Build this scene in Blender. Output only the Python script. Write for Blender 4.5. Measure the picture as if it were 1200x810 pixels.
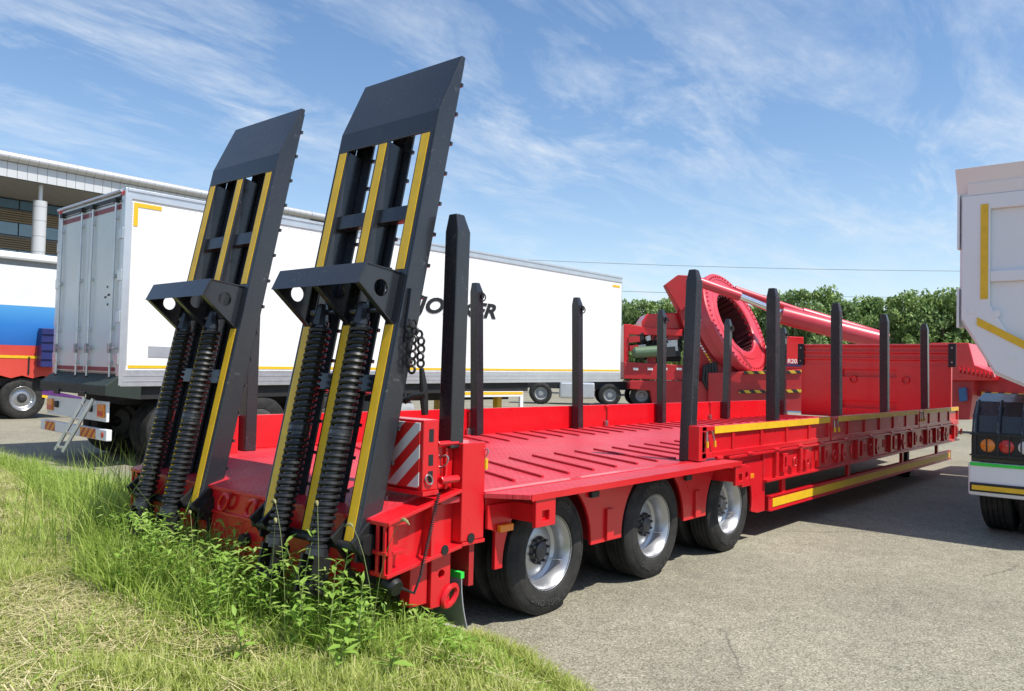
import bpy, bmesh, math, random
import numpy as np
from math import sin, cos, tan, pi, radians, sqrt, atan2
from mathutils import Vector, Matrix
from mathutils.geometry import tessellate_polygon
random.seed(7); rng = np.random.default_rng(11)
for o in list(bpy.data.objects): bpy.data.objects.remove(o)
SC = bpy.context.scene; COL = SC.collection

# ------------------------------------------------------------------ camera
FPX = 942.08; YAW, PITCH, ROLL = radians(40.5564), radians(1.7906), radians(1.4097)
CAM = Vector((-4.1242, -3.1383, 1.5525))
F_ = Vector((cos(YAW)*cos(PITCH), sin(YAW)*cos(PITCH), sin(PITCH)))
R0 = Vector((sin(YAW), -cos(YAW), 0)); U0 = R0.cross(F_)
R_ = R0*cos(ROLL) + U0*sin(ROLL); U_ = -R0*sin(ROLL) + U0*cos(ROLL)
cd = bpy.data.cameras.new('camera'); cam = bpy.data.objects.new('camera', cd); COL.objects.link(cam)
cd.sensor_width = 36; cd.lens = 36*FPX/1200; cd.clip_start = .05; cd.clip_end = 3000
M = Matrix.Identity(4)
for i in range(3): M[i][0], M[i][1], M[i][2], M[i][3] = R_[i], U_[i], -F_[i], CAM[i]
cam.matrix_world = M; SC.camera = cam
def ray(u, v): return F_ + R_*((u-600)/FPX) - U_*((v-405)/FPX)
def at(u, v, depth): return CAM + ray(u, v)*depth
def on(u, v, ax, val):
    d = ray(u, v); return CAM + d*((val-CAM[ax])/d[ax])

# ------------------------------------------------------------------ light
SUN = Vector((.085, -.545, 1)).normalized()
sd = bpy.data.lights.new('sun', 'SUN'); sd.energy = 4.6; sd.angle = radians(.53); sd.color = (1, .955, .88)
so = bpy.data.objects.new('sun', sd); COL.objects.link(so); so.location = (0, -10, 20)
so.rotation_euler = (-SUN).to_track_quat('-Z', 'Y').to_euler()
W = bpy.data.worlds.new('World'); SC.world = W; W.use_nodes = True
nt = W.node_tree; nt.nodes.clear()
def nd(t, k, **a):
    n = t.nodes.new(k)
    for q, w in a.items():
        if q.startswith('i_'): n.inputs[q[2:].replace('_', ' ')].default_value = w
        else: setattr(n, q, w)
    return n
def lk(t, a, b): t.links.new(a, b)
def mth(t, op, a, b=None, c=None, clamp=False):
    n = t.nodes.new('ShaderNodeMath'); n.operation = op; n.use_clamp = clamp
    for i, x in enumerate((a, b, c)):
        if x is None: continue
        if isinstance(x, (int, float)): n.inputs[i].default_value = x
        else: t.links.new(x, n.inputs[i])
    return n.outputs[0]
def mixc(t, fac, a, b):
    n = t.nodes.new('ShaderNodeMix'); n.data_type = 'RGBA'
    for s, x in ((n.inputs[0], fac), (n.inputs[6], a), (n.inputs[7], b)):
        if isinstance(x, (int, float)): s.default_value = x
        elif isinstance(x, tuple): s.default_value = x if len(x) == 4 else (*x, 1)
        else: t.links.new(x, s)
    return n.outputs[2]
def ramp(t, fac, *stops):
    n = t.nodes.new('ShaderNodeValToRGB'); e = n.color_ramp.elements
    while len(e) < len(stops): e.new(.5)
    for i, (p, c) in enumerate(stops):
        e[i].position = p; e[i].color = (c, c, c, 1) if isinstance(c, (int, float)) else (*c, 1)
    t.links.new(fac, n.inputs[0]); return n.outputs[0]
sky = nd(nt, 'ShaderNodeTexSky', sky_type='NISHITA', sun_disc=False, sun_elevation=math.asin(SUN.z),
         sun_rotation=atan2(SUN.x, SUN.y), altitude=50, air_density=1.0, dust_density=.5, ozone_density=1.)
tc = nd(nt, 'ShaderNodeTexCoord'); sp = nd(nt, 'ShaderNodeSeparateXYZ'); lk(nt, tc.outputs['Generated'], sp.inputs[0])
zz = mth(nt, 'ADD', mth(nt, 'MAXIMUM', sp.outputs[2], 0.), .12)
cb = nd(nt, 'ShaderNodeCombineXYZ'); lk(nt, mth(nt, 'DIVIDE', sp.outputs[0], zz), cb.inputs[0]); lk(nt, mth(nt, 'DIVIDE', sp.outputs[1], zz), cb.inputs[1])
mp = nd(nt, 'ShaderNodeMapping'); mp.inputs['Rotation'].default_value = (0, 0, radians(20)); mp.inputs['Scale'].default_value = (.75, 1.7, 1); lk(nt, cb.outputs[0], mp.inputs[0])
n1 = nd(nt, 'ShaderNodeTexNoise', i_Scale=1.9, i_Detail=9., i_Roughness=.66, i_Distortion=.55); lk(nt, mp.outputs[0], n1.inputs['Vector'])
n2 = nd(nt, 'ShaderNodeTexNoise', i_Scale=.55, i_Detail=3., i_Roughness=.5); lk(nt, cb.outputs[0], n2.inputs['Vector'])
n3 = nd(nt, 'ShaderNodeTexNoise', i_Scale=9., i_Detail=6., i_Roughness=.65, i_Distortion=.3); lk(nt, mp.outputs[0], n3.inputs['Vector'])
w1 = ramp(nt, n1.outputs[0], (.44, 0.), (.7, 1.)); w2 = ramp(nt, n2.outputs[0], (.34, .22), (.6, 1.)); w3 = ramp(nt, n3.outputs[0], (.35, .45), (.7, 1.))
cl = mth(nt, 'MULTIPLY', mth(nt, 'MULTIPLY', mth(nt, 'MULTIPLY', w1, w2), w3), .98, clamp=True)
hz = mth(nt, 'POWER', mth(nt, 'SUBTRACT', 1., mth(nt, 'MAXIMUM', sp.outputs[2], 0.), clamp=True), 9.)
cl = mth(nt, 'ADD', mth(nt, 'ADD', cl, .0), mth(nt, 'MULTIPLY', hz, .6), clamp=True)
hs = nd(nt, 'ShaderNodeHueSaturation'); hs.inputs['Saturation'].default_value = 1.14; hs.inputs['Value'].default_value = .97; lk(nt, sky.outputs[0], hs.inputs['Color'])
skc = mixc(nt, cl, hs.outputs[0], (4.7, 5.1, 5.6))
bg = nd(nt, 'ShaderNodeBackground'); bg.inputs[1].default_value = .125; lk(nt, skc, bg.inputs[0])
wo = nd(nt, 'ShaderNodeOutputWorld'); lk(nt, bg.outputs[0], wo.inputs[0])
SC.view_settings.view_transform = 'Standard'; SC.view_settings.look = 'None'; SC.view_settings.gamma = 1
SC.view_settings.exposure = .5
SC.render.engine = 'CYCLES'
try: SC.cycles.max_bounces = 6; SC.cycles.transparent_max_bounces = 8
except Exception: pass

# ------------------------------------------------------------------ materials
def mat(name, col, rough=.5, metal=0., spec=.5, coat=0., var=.12, vs=3., bump=0., bs=60., rvar=.12, dust=None, dusta=.25, lum=None, scuff=None, streak=None):
    m = bpy.data.materials.new(name); m.use_nodes = True; t = m.node_tree; b = t.nodes['Principled BSDF']
    tcn = nd(t, 'ShaderNodeTexCoord'); n = nd(t, 'ShaderNodeTexNoise', i_Scale=vs, i_Detail=6., i_Roughness=.6); lk(t, tcn.outputs['Object'], n.inputs['Vector'])
    c0 = tuple(x*(1-var) for x in col); c1 = tuple(min(1, x*(1+var)) for x in col)
    f = ramp(t, n.outputs[0], (.3, 0.), (.7, 1.)); c = mixc(t, f, c0, c1)
    if dust:
        n2 = nd(t, 'ShaderNodeTexNoise', i_Scale=vs*.45, i_Detail=8., i_Roughness=.7, i_Distortion=.4); lk(t, tcn.outputs['Object'], n2.inputs['Vector'])
        c = mixc(t, mth(t, 'MULTIPLY', ramp(t, n2.outputs[0], (.4, 0.), (.75, 1.)), dusta), c, dust)
    if scuff:
        na = nd(t, 'ShaderNodeTexNoise', i_Scale=34., i_Detail=8., i_Roughness=.7, i_Distortion=.6); lk(t, tcn.outputs['Object'], na.inputs['Vector'])
        nb = nd(t, 'ShaderNodeTexNoise', i_Scale=2.6, i_Detail=4.); lk(t, tcn.outputs['Object'], nb.inputs['Vector'])
        c = mixc(t, mth(t, 'MULTIPLY', ramp(t, na.outputs[0], (.6, 0.), (.66, .8)), ramp(t, nb.outputs[0], (.5, 0.), (.6, 1.))), c, scuff)
    if streak:
        mq = nd(t, 'ShaderNodeMapping'); mq.inputs['Scale'].default_value = (.35, 5., 1.); lk(t, tcn.outputs['Object'], mq.inputs[0])
        nc = nd(t, 'ShaderNodeTexNoise', i_Scale=1.4, i_Detail=7., i_Roughness=.65); lk(t, mq.outputs[0], nc.inputs['Vector'])
        c = mixc(t, mth(t, 'MULTIPLY', ramp(t, nc.outputs[0], (.5, 0.), (.72, 1.)), .5), c, streak)
    lk(t, c, b.inputs['Base Color'])
    n3 = nd(t, 'ShaderNodeTexNoise', i_Scale=vs*5, i_Detail=4.); lk(t, tcn.outputs['Object'], n3.inputs['Vector'])
    lk(t, mth(t, 'MULTIPLY_ADD', mth(t, 'SUBTRACT', n3.outputs[0], .5), rvar*2, rough, clamp=True), b.inputs['Roughness'])
    b.inputs['Metallic'].default_value = metal; b.inputs['Specular IOR Level'].default_value = spec; b.inputs['Coat Weight'].default_value = coat; b.inputs['Coat Roughness'].default_value = .08
    if bump:
        n4 = nd(t, 'ShaderNodeTexNoise', i_Scale=bs, i_Detail=4.); lk(t, tcn.outputs['Object'], n4.inputs['Vector'])
        bp = nd(t, 'ShaderNodeBump', i_Strength=bump, i_Distance=.01); lk(t, n4.outputs[0], bp.inputs['Height']); lk(t, bp.outputs[0], b.inputs['Normal'])
    if lum: b.inputs['Emission Color'].default_value = (*lum, 1)
    return m
def checker(m, sc=26., strength=.7):
    t = m.node_tree; b = t.nodes['Principled BSDF']; tcn = nd(t, 'ShaderNodeTexCoord')
    mpn = nd(t, 'ShaderNodeMapping'); mpn.inputs['Rotation'].default_value = (0, 0, radians(45)); mpn.inputs['Scale'].default_value = (sc, sc, sc)
    lk(t, tcn.outputs['Object'], mpn.inputs[0]); s = nd(t, 'ShaderNodeSeparateXYZ'); lk(t, mpn.outputs[0], s.inputs[0])
    fx = mth(t, 'SUBTRACT', mth(t, 'FRACT', s.outputs[0]), .5); fy = mth(t, 'SUBTRACT', mth(t, 'FRACT', s.outputs[1]), .5)
    par = mth(t, 'MODULO', mth(t, 'ABSOLUTE', mth(t, 'ADD', mth(t, 'FLOOR', s.outputs[0]), mth(t, 'FLOOR', s.outputs[1]))), 2.)
    def ell(a, c): return mth(t, 'SUBTRACT', 1., mth(t, 'ADD', mth(t, 'POWER', mth(t, 'ABSOLUTE', mth(t, 'DIVIDE', a, .47)), 2.), mth(t, 'POWER', mth(t, 'ABSOLUTE', mth(t, 'DIVIDE', c, .16)), 2.)), clamp=True)
    e1, e2 = ell(fx, fy), ell(fy, fx)
    h = mth(t, 'ADD', mth(t, 'MULTIPLY', e1, par), mth(t, 'MULTIPLY', e2, mth(t, 'SUBTRACT', 1., par)))
    bp = nd(t, 'ShaderNodeBump', i_Strength=strength, i_Distance=.004); lk(t, mth(t, 'MINIMUM', mth(t, 'MULTIPLY', h, 2.), 1.), bp.inputs['Height']); lk(t, bp.outputs[0], b.inputs['Normal'])
    return m
def stripes(name, c0, c1, width, ang, axes=(1, 2), rough=.4, duty=.5):
    m = bpy.data.materials.new(name); m.use_nodes = True; t = m.node_tree; b = t.nodes['Principled BSDF']
    tcn = nd(t, 'ShaderNodeTexCoord'); s = nd(t, 'ShaderNodeSeparateXYZ'); lk(t, tcn.outputs['Object'], s.inputs[0])
    k = mth(t, 'ADD', mth(t, 'MULTIPLY', s.outputs[axes[0]], cos(ang)/width/2), mth(t, 'MULTIPLY', s.outputs[axes[1]], sin(ang)/width/2))
    f = mth(t, 'GREATER_THAN', mth(t, 'FRACT', mth(t, 'ADD', k, 100.)), duty)
    lk(t, mixc(t, f, c0, c1), b.inputs['Base Color']); b.inputs['Roughness'].default_value = rough
    return m
def blueprint():
    m = mat('blue_fade_curtain_print', (.02, .15, .5), .5, var=.1, vs=.7, bump=.3, bs=3); t = m.node_tree; P = nd(t, 'ShaderNodeTexCoord'); q = nd(t, 'ShaderNodeSeparateXYZ'); lk(t, P.outputs['Object'], q.inputs[0])
    lk(t, ramp(t, mth(t, 'MULTIPLY', mth(t, 'SUBTRACT', q.outputs[2], 1.8), .9, clamp=True), (0., (.012, .09, .36)), (.55, (.02, .17, .5)), (1., (.07, .3, .6))), t.nodes['Principled BSDF'].inputs['Base Color']); return m
DUST = (.42, .36, .29)
RED = mat('red_paint', (.6, .004, .012), .3, coat=.3, var=.05, vs=1.6, rvar=.08, dust=(.45, .1, .08), dusta=.14, scuff=(.42, .06, .06))
REDDK = checker(mat('red_tread_plate', (.52, .011, .026), .46, var=.08, vs=1.2, rvar=.1, dust=(.52, .13, .14), dusta=.4, streak=(.3, .05, .05), scuff=(.3, .2, .18)), 22., 1.)
REDDULL = mat('dull_red_paint', (.42, .012, .018), .42, var=.15, vs=1.2, dust=(.3, .07, .06), dusta=.35)
REDPINK = mat('faded_red_paint', (.52, .03, .05), .34, coat=.2, var=.1, vs=.6, dust=(.55, .12, .13), dusta=.5)
BLACK = mat('black_gloss_paint', (.017, .019, .025), .27, coat=.3, var=.12, vs=2, rvar=.06, dust=(.075, .07, .066), dusta=.2, scuff=(.11, .105, .1))
BLACKM = mat('black_matt_steel', (.012, .012, .013), .5, var=.3, vs=8, bump=.15, bs=80)
SPRING = mat('black_spring_steel', (.012, .012, .014), .45, spec=.5, var=.3, vs=20)
YEL = mat('yellow_reflective_strip', (.74, .45, .015), .38, var=.1, vs=12, bump=.1, bs=200)
RUB = mat('tyre_rubber', (.018, .018, .018), .78, spec=.3, var=.3, vs=9, bump=.2, bs=90, dust=(.12, .11, .1), dusta=.35)
RIM = mat('silver_rim', (.43, .44, .46), .36, metal=.8, var=.04, vs=4, rvar=.04)
STEEL = mat('bare_steel', (.4, .41, .42), .35, metal=.9, var=.2, vs=20)
CHROME = mat('chrome_rod', (.75, .76, .78), .08, metal=1., var=.03)
GALV = mat('grey_plastic', (.27, .28, .29), .5, var=.1, vs=8)
DARK = mat('dark_underbody', (.012, .012, .013), .7, var=.3, vs=5)
WHITE = mat('white_body_panel', (.8, .8, .79), .3, coat=.3, var=.01, vs=.5, rvar=.03)
WHITE2 = mat('white_truck_paint', (.74, .75, .78), .35, coat=.25, var=.02, vs=1, rvar=.05, dust=(.55, .53, .5), dusta=.1)
ALU = mat('aluminium_trim', (.62, .64, .66), .34, metal=.7, var=.08, vs=3)
DOORM = mat('polished_door_panel', (.66, .7, .71), .32, metal=.1, var=.05, vs=.8, rvar=.06)
AMBER = mat('amber_lens', (.8, .22, .01), .2, coat=.5); REDL = mat('red_lens', (.6, .02, .015), .2, coat=.5); WLENS = mat('clear_lens', (.7, .7, .7), .15, coat=.5)
GREEN = mat('green_tape', (.03, .6, .06), .45); BLUES = mat('blue_webbing', (.04, .3, .7), .6)
REDREF = mat('dark_red_reflector', (.25, .03, .04), .4)
WARN = stripes('red_white_warning_print', (.62, .02, .02), (.62, .62, .64), .056, radians(48))
HAZ = stripes('yellow_black_hazard_print', (.62, .42, .03), (.02, .02, .02), .18, radians(45), (0, 2))
ORW = stripes('orange_red_chevron_print', (.75, .3, .02), (.45, .05, .02), .06, radians(50))
GLASS = mat('blue_window_glass', (.1, .2, .3), .06, spec=.9, coat=.4, var=.2, vs=.4)
LOUV = mat('brown_louvre', (.2, .165, .12), .6, var=.15, vs=.5); SOFF = mat('grey_soffit', (.22, .21, .2), .8)
PANEL = mat('pale_cladding_panel', (.56, .57, .58), .4, metal=.15, var=.05, vs=.4); TUBEM = mat('brushed_roof_pipe', (.5, .5, .51), .4, metal=.5, var=.05, vs=.6)
BLUEP0 = mat('blue_curtain', (.015, .13, .5), .5, var=.35, vs=.7, bump=.3, bs=3); BLUEP = blueprint(); REDP = mat('red_curtain', (.6, .06, .04), .5, var=.1, vs=.7, bump=.3, bs=3); WHP = mat('white_curtain', (.7, .72, .7), .5, var=.04, bump=.3, bs=3)
NAVY = mat('navy_steel', (.02, .025, .12), .4); PURP = mat('purple_steel', (.1, .03, .16), .4)
TANKG = mat('green_tank_paint', (.1, .16, .09), .4, var=.1); BLKTXT = mat('black_lettering', (.006, .006, .007), .5); WTXT = mat('white_lettering', (.75, .75, .75), .5)
BARK = mat('bark', (.09, .07, .05), .9, bump=.5, bs=20)

# ------------------------------------------------------------------ mesh helpers
WM = {}
class MB:
    def __init__(s): s.v = []; s.f = []
    def add(s, V, Fc):
        k = len(s.v); s.v += [Vector(p) for p in V]; s.f += [tuple(i+k for i in q) for q in Fc]; return s
    def box(s, x0, x1, y0, y1, z0, z1):
        V = [(x, y, z) for z in (z0, z1) for y in (y0, y1) for x in (x0, x1)]
        return s.add(V, [(0, 2, 3, 1), (4, 5, 7, 6), (0, 1, 5, 4), (2, 6, 7, 3), (0, 4, 6, 2), (1, 3, 7, 5)])
    def obox(s, c, ax, ay, az):
        c, ax, ay, az = map(Vector, (c, ax, ay, az))
        V = [c + ax*i + ay*j + az*k for k in (-1, 1) for j in (-1, 1) for i in (-1, 1)]
        Fc = [(0, 2, 3, 1), (4, 5, 7, 6), (0, 1, 5, 4), (2, 6, 7, 3), (0, 4, 6, 2), (1, 3, 7, 5)]
        if ax.cross(ay).dot(az) < 0: Fc = [q[::-1] for q in Fc]
        return s.add(V, Fc)
    def beam(s, p0, p1, w, h, up=(0, 0, 1)):
        p0, p1 = Vector(p0), Vector(p1); d = (p1-p0); L = d.length; d.normalize(); sd = d.cross(Vector(up)).normalized(); uu = sd.cross(d)
        return s.obox((p0+p1)/2, d*L/2, sd*w/2, uu*h/2)
    def plate(s, outer, a, b, fn, holes=()):
        """2-D outline (with holes) swept from a to b; fn(p,q,w) -> 3-D"""
        loops = [list(outer)] + [list(h) for h in holes]; flat = [p for l in loops for p in l]; n = len(flat)
        tris = tessellate_polygon([[Vector((p[0], p[1], 0)) for p in l] for l in loops])
        V = [fn(p[0], p[1], a) for p in flat] + [fn(p[0], p[1], b) for p in flat]
        Fc = [tuple(t) for t in tris] + [tuple(i+n for i in t[::-1]) for t in tris]
        k = 0
        for l in loops:
            m = len(l)
            for i in range(m): j = (i+1) % m; Fc.append((k+i, k+j, k+j+n, k+i+n))
            k += m
        return s.add(V, Fc)
    def xz(s, outer, y0, y1, holes=()): return s.plate(outer, y0, y1, lambda p, q, w: (p, w, q), holes)
    def yz(s, outer, x0, x1, holes=()): return s.plate(outer, x0, x1, lambda p, q, w: (w, p, q), holes)
    def xy(s, outer, z0, z1, holes=()): return s.plate(outer, z0, z1, lambda p, q, w: (p, q, w), holes)
    def tube(s, P, r, n=8, cap=True):
        P = [Vector(p) for p in P]; m = len(P); rs = r if isinstance(r, (list, tuple)) else [r]*m
        t = (P[1]-P[0]).normalized(); a = t.orthogonal().normalized(); V = []
        for i in range(m):
            t2 = (P[min(i+1, m-1)]-P[max(i-1, 0)]).normalized(); a = (a-t2*a.dot(t2)).normalized(); b = t2.cross(a)
            V += [P[i]+(a*cos(2*pi*k/n)+b*sin(2*pi*k/n))*rs[i] for k in range(n)]
        Fc = [(i*n+k, i*n+(k+1) % n, (i+1)*n+(k+1) % n, (i+1)*n+k) for i in range(m-1) for k in range(n)]
        if cap: Fc += [tuple(range(n))[::-1], tuple((m-1)*n+k for k in range(n))]
        return s.add(V, Fc)
    def cyl(s, p0, p1, r, n=16, r1=None): return s.tube([p0, p1], [r, r if r1 is None else r1], n)
    def lathe(s, prof, o=(0, 0, 0), ax=(0, 1, 0), n=32, close=False):
        """profile of (radius, height along ax)"""
        o, ax = Vector(o), Vector(ax).normalized(); a = ax.orthogonal().normalized(); b = ax.cross(a); m = len(prof)
        V = [o + ax*h + (a*cos(2*pi*k/n)+b*sin(2*pi*k/n))*r for r, h in prof for k in range(n)]
        R = range(m) if close else range(m-1)
        return s.add(V, [(i*n+k, i*n+(k+1) % n, ((i+1) % m)*n+(k+1) % n, ((i+1) % m)*n+k) for i in R for k in range(n)])
    def torus(s, c, R, r, ax=(0, 1, 0), n=16, m=6, sc=(1, 1)):
        c, ax = Vector(c), Vector(ax).normalized(); a = ax.orthogonal().normalized(); b = ax.cross(a); V = []
        for i in range(n):
            d = a*cos(2*pi*i/n)*sc[0] + b*sin(2*pi*i/n)*sc[1]; dn = d.normalized()
            V += [c + d*R + (dn*cos(2*pi*k/m)+ax*sin(2*pi*k/m))*r for k in range(m)]
        return s.add(V, [(i*m+k, i*m+(k+1) % m, ((i+1) % n)*m+(k+1) % m, ((i+1) % n)*m+k) for i in range(n) for k in range(m)])
    def mesh(s, name, m, inv=None, smooth=False):
        me = bpy.data.meshes.new(name); V = s.v if inv is None else [inv @ p for p in s.v]
        me.from_pydata([tuple(p) for p in V], [], s.f); me.materials.append(m)
        b = bmesh.new(); b.from_mesh(me); bmesh.ops.recalc_face_normals(b, faces=b.faces); b.to_mesh(me); b.free()
        if smooth: me.shade_smooth(); me.set_sharp_from_angle(angle=radians(35))
        return me
    def build(s, name, m, parent=None, smooth=False, bevel=0., label=None, local=False):
        inv = WM[parent].inverted() if (parent is not None and not local) else None
        o = bpy.data.objects.new(name, s.mesh(name, m, inv, smooth)); COL.objects.link(o)
        if parent is not None: o.parent = parent; WM[o] = WM[parent]
        else: WM[o] = Matrix.Identity(4)
        if bevel:
            bv = o.modifiers.new('bevel', 'BEVEL'); bv.width = bevel; bv.segments = 2; bv.limit_method = 'ANGLE'; bv.angle_limit = radians(40)
        if label: o['label'] = label
        return o
def tag(o, label=None, cat=None, group=None, kind=None):
    for k, v in (('label', label), ('category', cat), ('group', group), ('kind', kind)):
        if v: o[k] = v
    return o
def thing(name, label, cat, loc=(0, 0, 0), rz=0., group=None):
    o = bpy.data.objects.new(name, None); COL.objects.link(o); o.empty_display_size = .2
    o.location = loc; o.rotation_euler = (0, 0, rz); WM[o] = Matrix.Translation(loc) @ Matrix.Rotation(rz, 4, 'Z')
    return tag(o, label, cat, group)
def inst(src, parent, loc=None, rot=None, name=None, scale=None):
    """copy sharing mesh data, placed in the parent's space"""
    c = src.copy(); COL.objects.link(c); c.parent = parent
    if loc is not None: c.location = loc
    if rot is not None: c.rotation_euler = rot
    if scale is not None: c.scale = scale
    if name: c.name = name
    WM[c] = WM.get(parent, Matrix.Identity(4)); return c
def copy_tree(o, parent, off=None):
    c = o.copy(); COL.objects.link(c); c.parent = parent; WM[c] = WM.get(parent, Matrix.Identity(4))
    if off is not None: c.location = o.location + Vector(off)
    for ch in list(o.children): copy_tree(ch, c)
    return c
def circ(cx, cy, r, n=14, sx=1., sy=1.): return [(cx+r*sx*cos(2*pi*i/n), cy+r*sy*sin(2*pi*i/n)) for i in range(n)]
def text_mesh(name, body, size, m, shear=0., bold=0., depth=.004):
    c = bpy.data.curves.new(name, 'FONT'); c.body = body; c.size = size; c.shear = shear; c.offset = bold; c.extrude = depth; c.resolution_u = 4
    o = bpy.data.objects.new(name, c); COL.objects.link(o)
    dg = bpy.context.evaluated_depsgraph_get(); me = bpy.data.meshes.new_from_object(o.evaluated_get(dg)); bpy.data.objects.remove(o); bpy.data.curves.remove(c)
    me.materials.clear(); me.materials.append(m); q = bpy.data.objects.new(name, me); COL.objects.link(q); return q
# ------------------------------------------------------------------ ground
def edge(y): return -.72 + .07*y - .42*np.maximum(0., -.4-y)
def asphalt():
    m = bpy.data.materials.new('asphalt'); m.use_nodes = True; t = m.node_tree; b = t.nodes['Principled BSDF']
    tcn = nd(t, 'ShaderNodeTexCoord'); P = tcn.outputs['Object']
    def noise(s, d=5., r=.6, dis=0.): n = nd(t, 'ShaderNodeTexNoise', i_Scale=s, i_Detail=d, i_Roughness=r, i_Distortion=dis); lk(t, P, n.inputs['Vector']); return n.outputs[0]
    v = nd(t, 'ShaderNodeTexVoronoi', i_Scale=120.); lk(t, P, v.inputs['Vector'])
    sv = nd(t, 'ShaderNodeSeparateColor'); lk(t, v.outputs['Color'], sv.inputs[0])
    grain = ramp(t, sv.outputs[0], (.0, (.12, .112, .082)), (.45, (.247, .23, .172)), (.8, (.3, .28, .212)), (1., (.42, .395, .31)))
    big = ramp(t, noise(.5, 6., .6, .6), (.35, .82), (.7, 1.08)); mid = ramp(t, noise(6., 6., .65), (.3, .86), (.7, 1.1))
    c = nd(t, 'ShaderNodeMix', data_type='RGBA', blend_type='MULTIPLY'); c.inputs[0].default_value = 1; lk(t, grain, c.inputs[6]); lk(t, big, c.inputs[7])
    c2 = nd(t, 'ShaderNodeMix', data_type='RGBA', blend_type='MULTIPLY'); c2.inputs[0].default_value = 1; lk(t, c.outputs[2], c2.inputs[6]); lk(t, mid, c2.inputs[7])
    # hairline cracks with tar-dark hearts
    nw = nd(t, 'ShaderNodeTexNoise', i_Scale=1.3, i_Detail=5., i_Roughness=.65); lk(t, P, nw.inputs['Vector'])
    ad = nd(t, 'ShaderNodeMix', data_type='VECTOR'); ad.inputs[0].default_value = .16; lk(t, P, ad.inputs[4]); lk(t, nw.outputs['Color'], ad.inputs[5])
    vc = nd(t, 'ShaderNodeTexVoronoi', feature='DISTANCE_TO_EDGE', i_Scale=.42); lk(t, ad.outputs[1], vc.inputs['Vector'])
    crack = mth(t, 'MULTIPLY', ramp(t, vc.outputs['Distance'], (0., 1.), (.0022, 0.)), ramp(t, noise(.35, 2.), (.56, 0.), (.66, .55)))
    cc = mixc(t, crack, c2.outputs[2], (.05, .047, .042))
    stain = mth(t, 'MULTIPLY', ramp(t, noise(.9, 7., .7, 1.2), (.58, 0.), (.75, 1.)), .35)
    lk(t, mixc(t, stain, cc, (.1, .095, .088)), b.inputs['Base Color']); b.inputs['Roughness'].default_value = .86; b.inputs['Specular IOR Level'].default_value = .25
    bp = nd(t, 'ShaderNodeBump', i_Strength=.35, i_Distance=.005); h = mth(t, 'SUBTRACT', mth(t, 'MULTIPLY', sv.outputs[0], 1.), mth(t, 'MULTIPLY', crack, 2.)); lk(t, h, bp.inputs['Height']); lk(t, bp.outputs[0], b.inputs['Normal'])
    return m
g = MB().add([(-900, -900, 0), (900, -900, 0), (900, 900, 0), (-900, 900, 0)], [(0, 1, 2, 3)]).build('ground', asphalt()); tag(g, kind='structure')
# painted bay line on the lot (thin, partly in the trailer's shadow)
LINE = mat('worn_white_road_paint', (.62, .61, .57), .7, var=.15, vs=20)
def vnoise(x, y): return .5*np.sin(1.7*x+.6)*np.cos(1.3*y+.4)+.3*np.sin(3.9*x-2.1*y)+.2*np.cos(6.1*x+4.7*y+1.)
def gz(x, y):
    d = edge(y)-x
    return .012 + np.clip(d, 0, .5)*.15 + np.clip(d-.1, 0, 1)*.03*(vnoise(x, y)+.3)
xs = np.linspace(0, 1, 60); ys = np.linspace(-9, 16, 140); V = []; Fc = []
for j, y in enumerate(ys):
    for i, s_ in enumerate(xs):
        x = edge(y)-.0-9.5*s_**1.6; V.append((x, y, float(gz(np.float64(x), np.float64(y)))))
n_ = len(xs)
for j in range(len(ys)-1):
    for i in range(n_-1): Fc.append((j*n_+i, j*n_+i+1, (j+1)*n_+i+1, (j+1)*n_+i))
def soil():
    m = bpy.data.materials.new('grass_soil'); m.use_nodes = True; t = m.node_tree; b = t.nodes['Principled BSDF']
    P = nd(t, 'ShaderNodeTexCoord').outputs['Object']
    a = nd(t, 'ShaderNodeTexNoise', i_Scale=3., i_Detail=8., i_Roughness=.7); lk(t, P, a.inputs['Vector'])
    lk(t, ramp(t, a.outputs[0], (.3, (.05, .06, .02)), (.5, (.13, .12, .05)), (.7, (.2, .17, .09))), b.inputs['Base Color']); b.inputs['Roughness'].default_value = .95
    return m
gv = MB().add(V, Fc).build('grass_verge', soil(), smooth=True); tag(gv, kind='structure')
CONC = mat('concrete_edging', (.42, .4, .36), .9, var=.25, vs=9, bump=.4, bs=70)
kb = tag(MB().box(edge(16)-.2, edge(16)+.1, 16, 16.4, -.1, .022).build('kerb', CONC), kind='structure')
ks = None
for i in range(18):
    y0 = -.62 + i*.9; a = atan2(.07, 1.)
    if ks is None:
        ks = MB().box(-.075, .075, .006, .894, -.1, .02).build('kerb_stone', CONC, kb, bevel=.008, local=True); o = ks
    else: o = inst(ks, kb)
    o.location = (edge(y0)+.05+random.uniform(-.008, .008), y0, random.uniform(-.004, .008)); o.rotation_euler = (random.uniform(-.01, .01), random.uniform(-.02, .02), -a)

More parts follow.
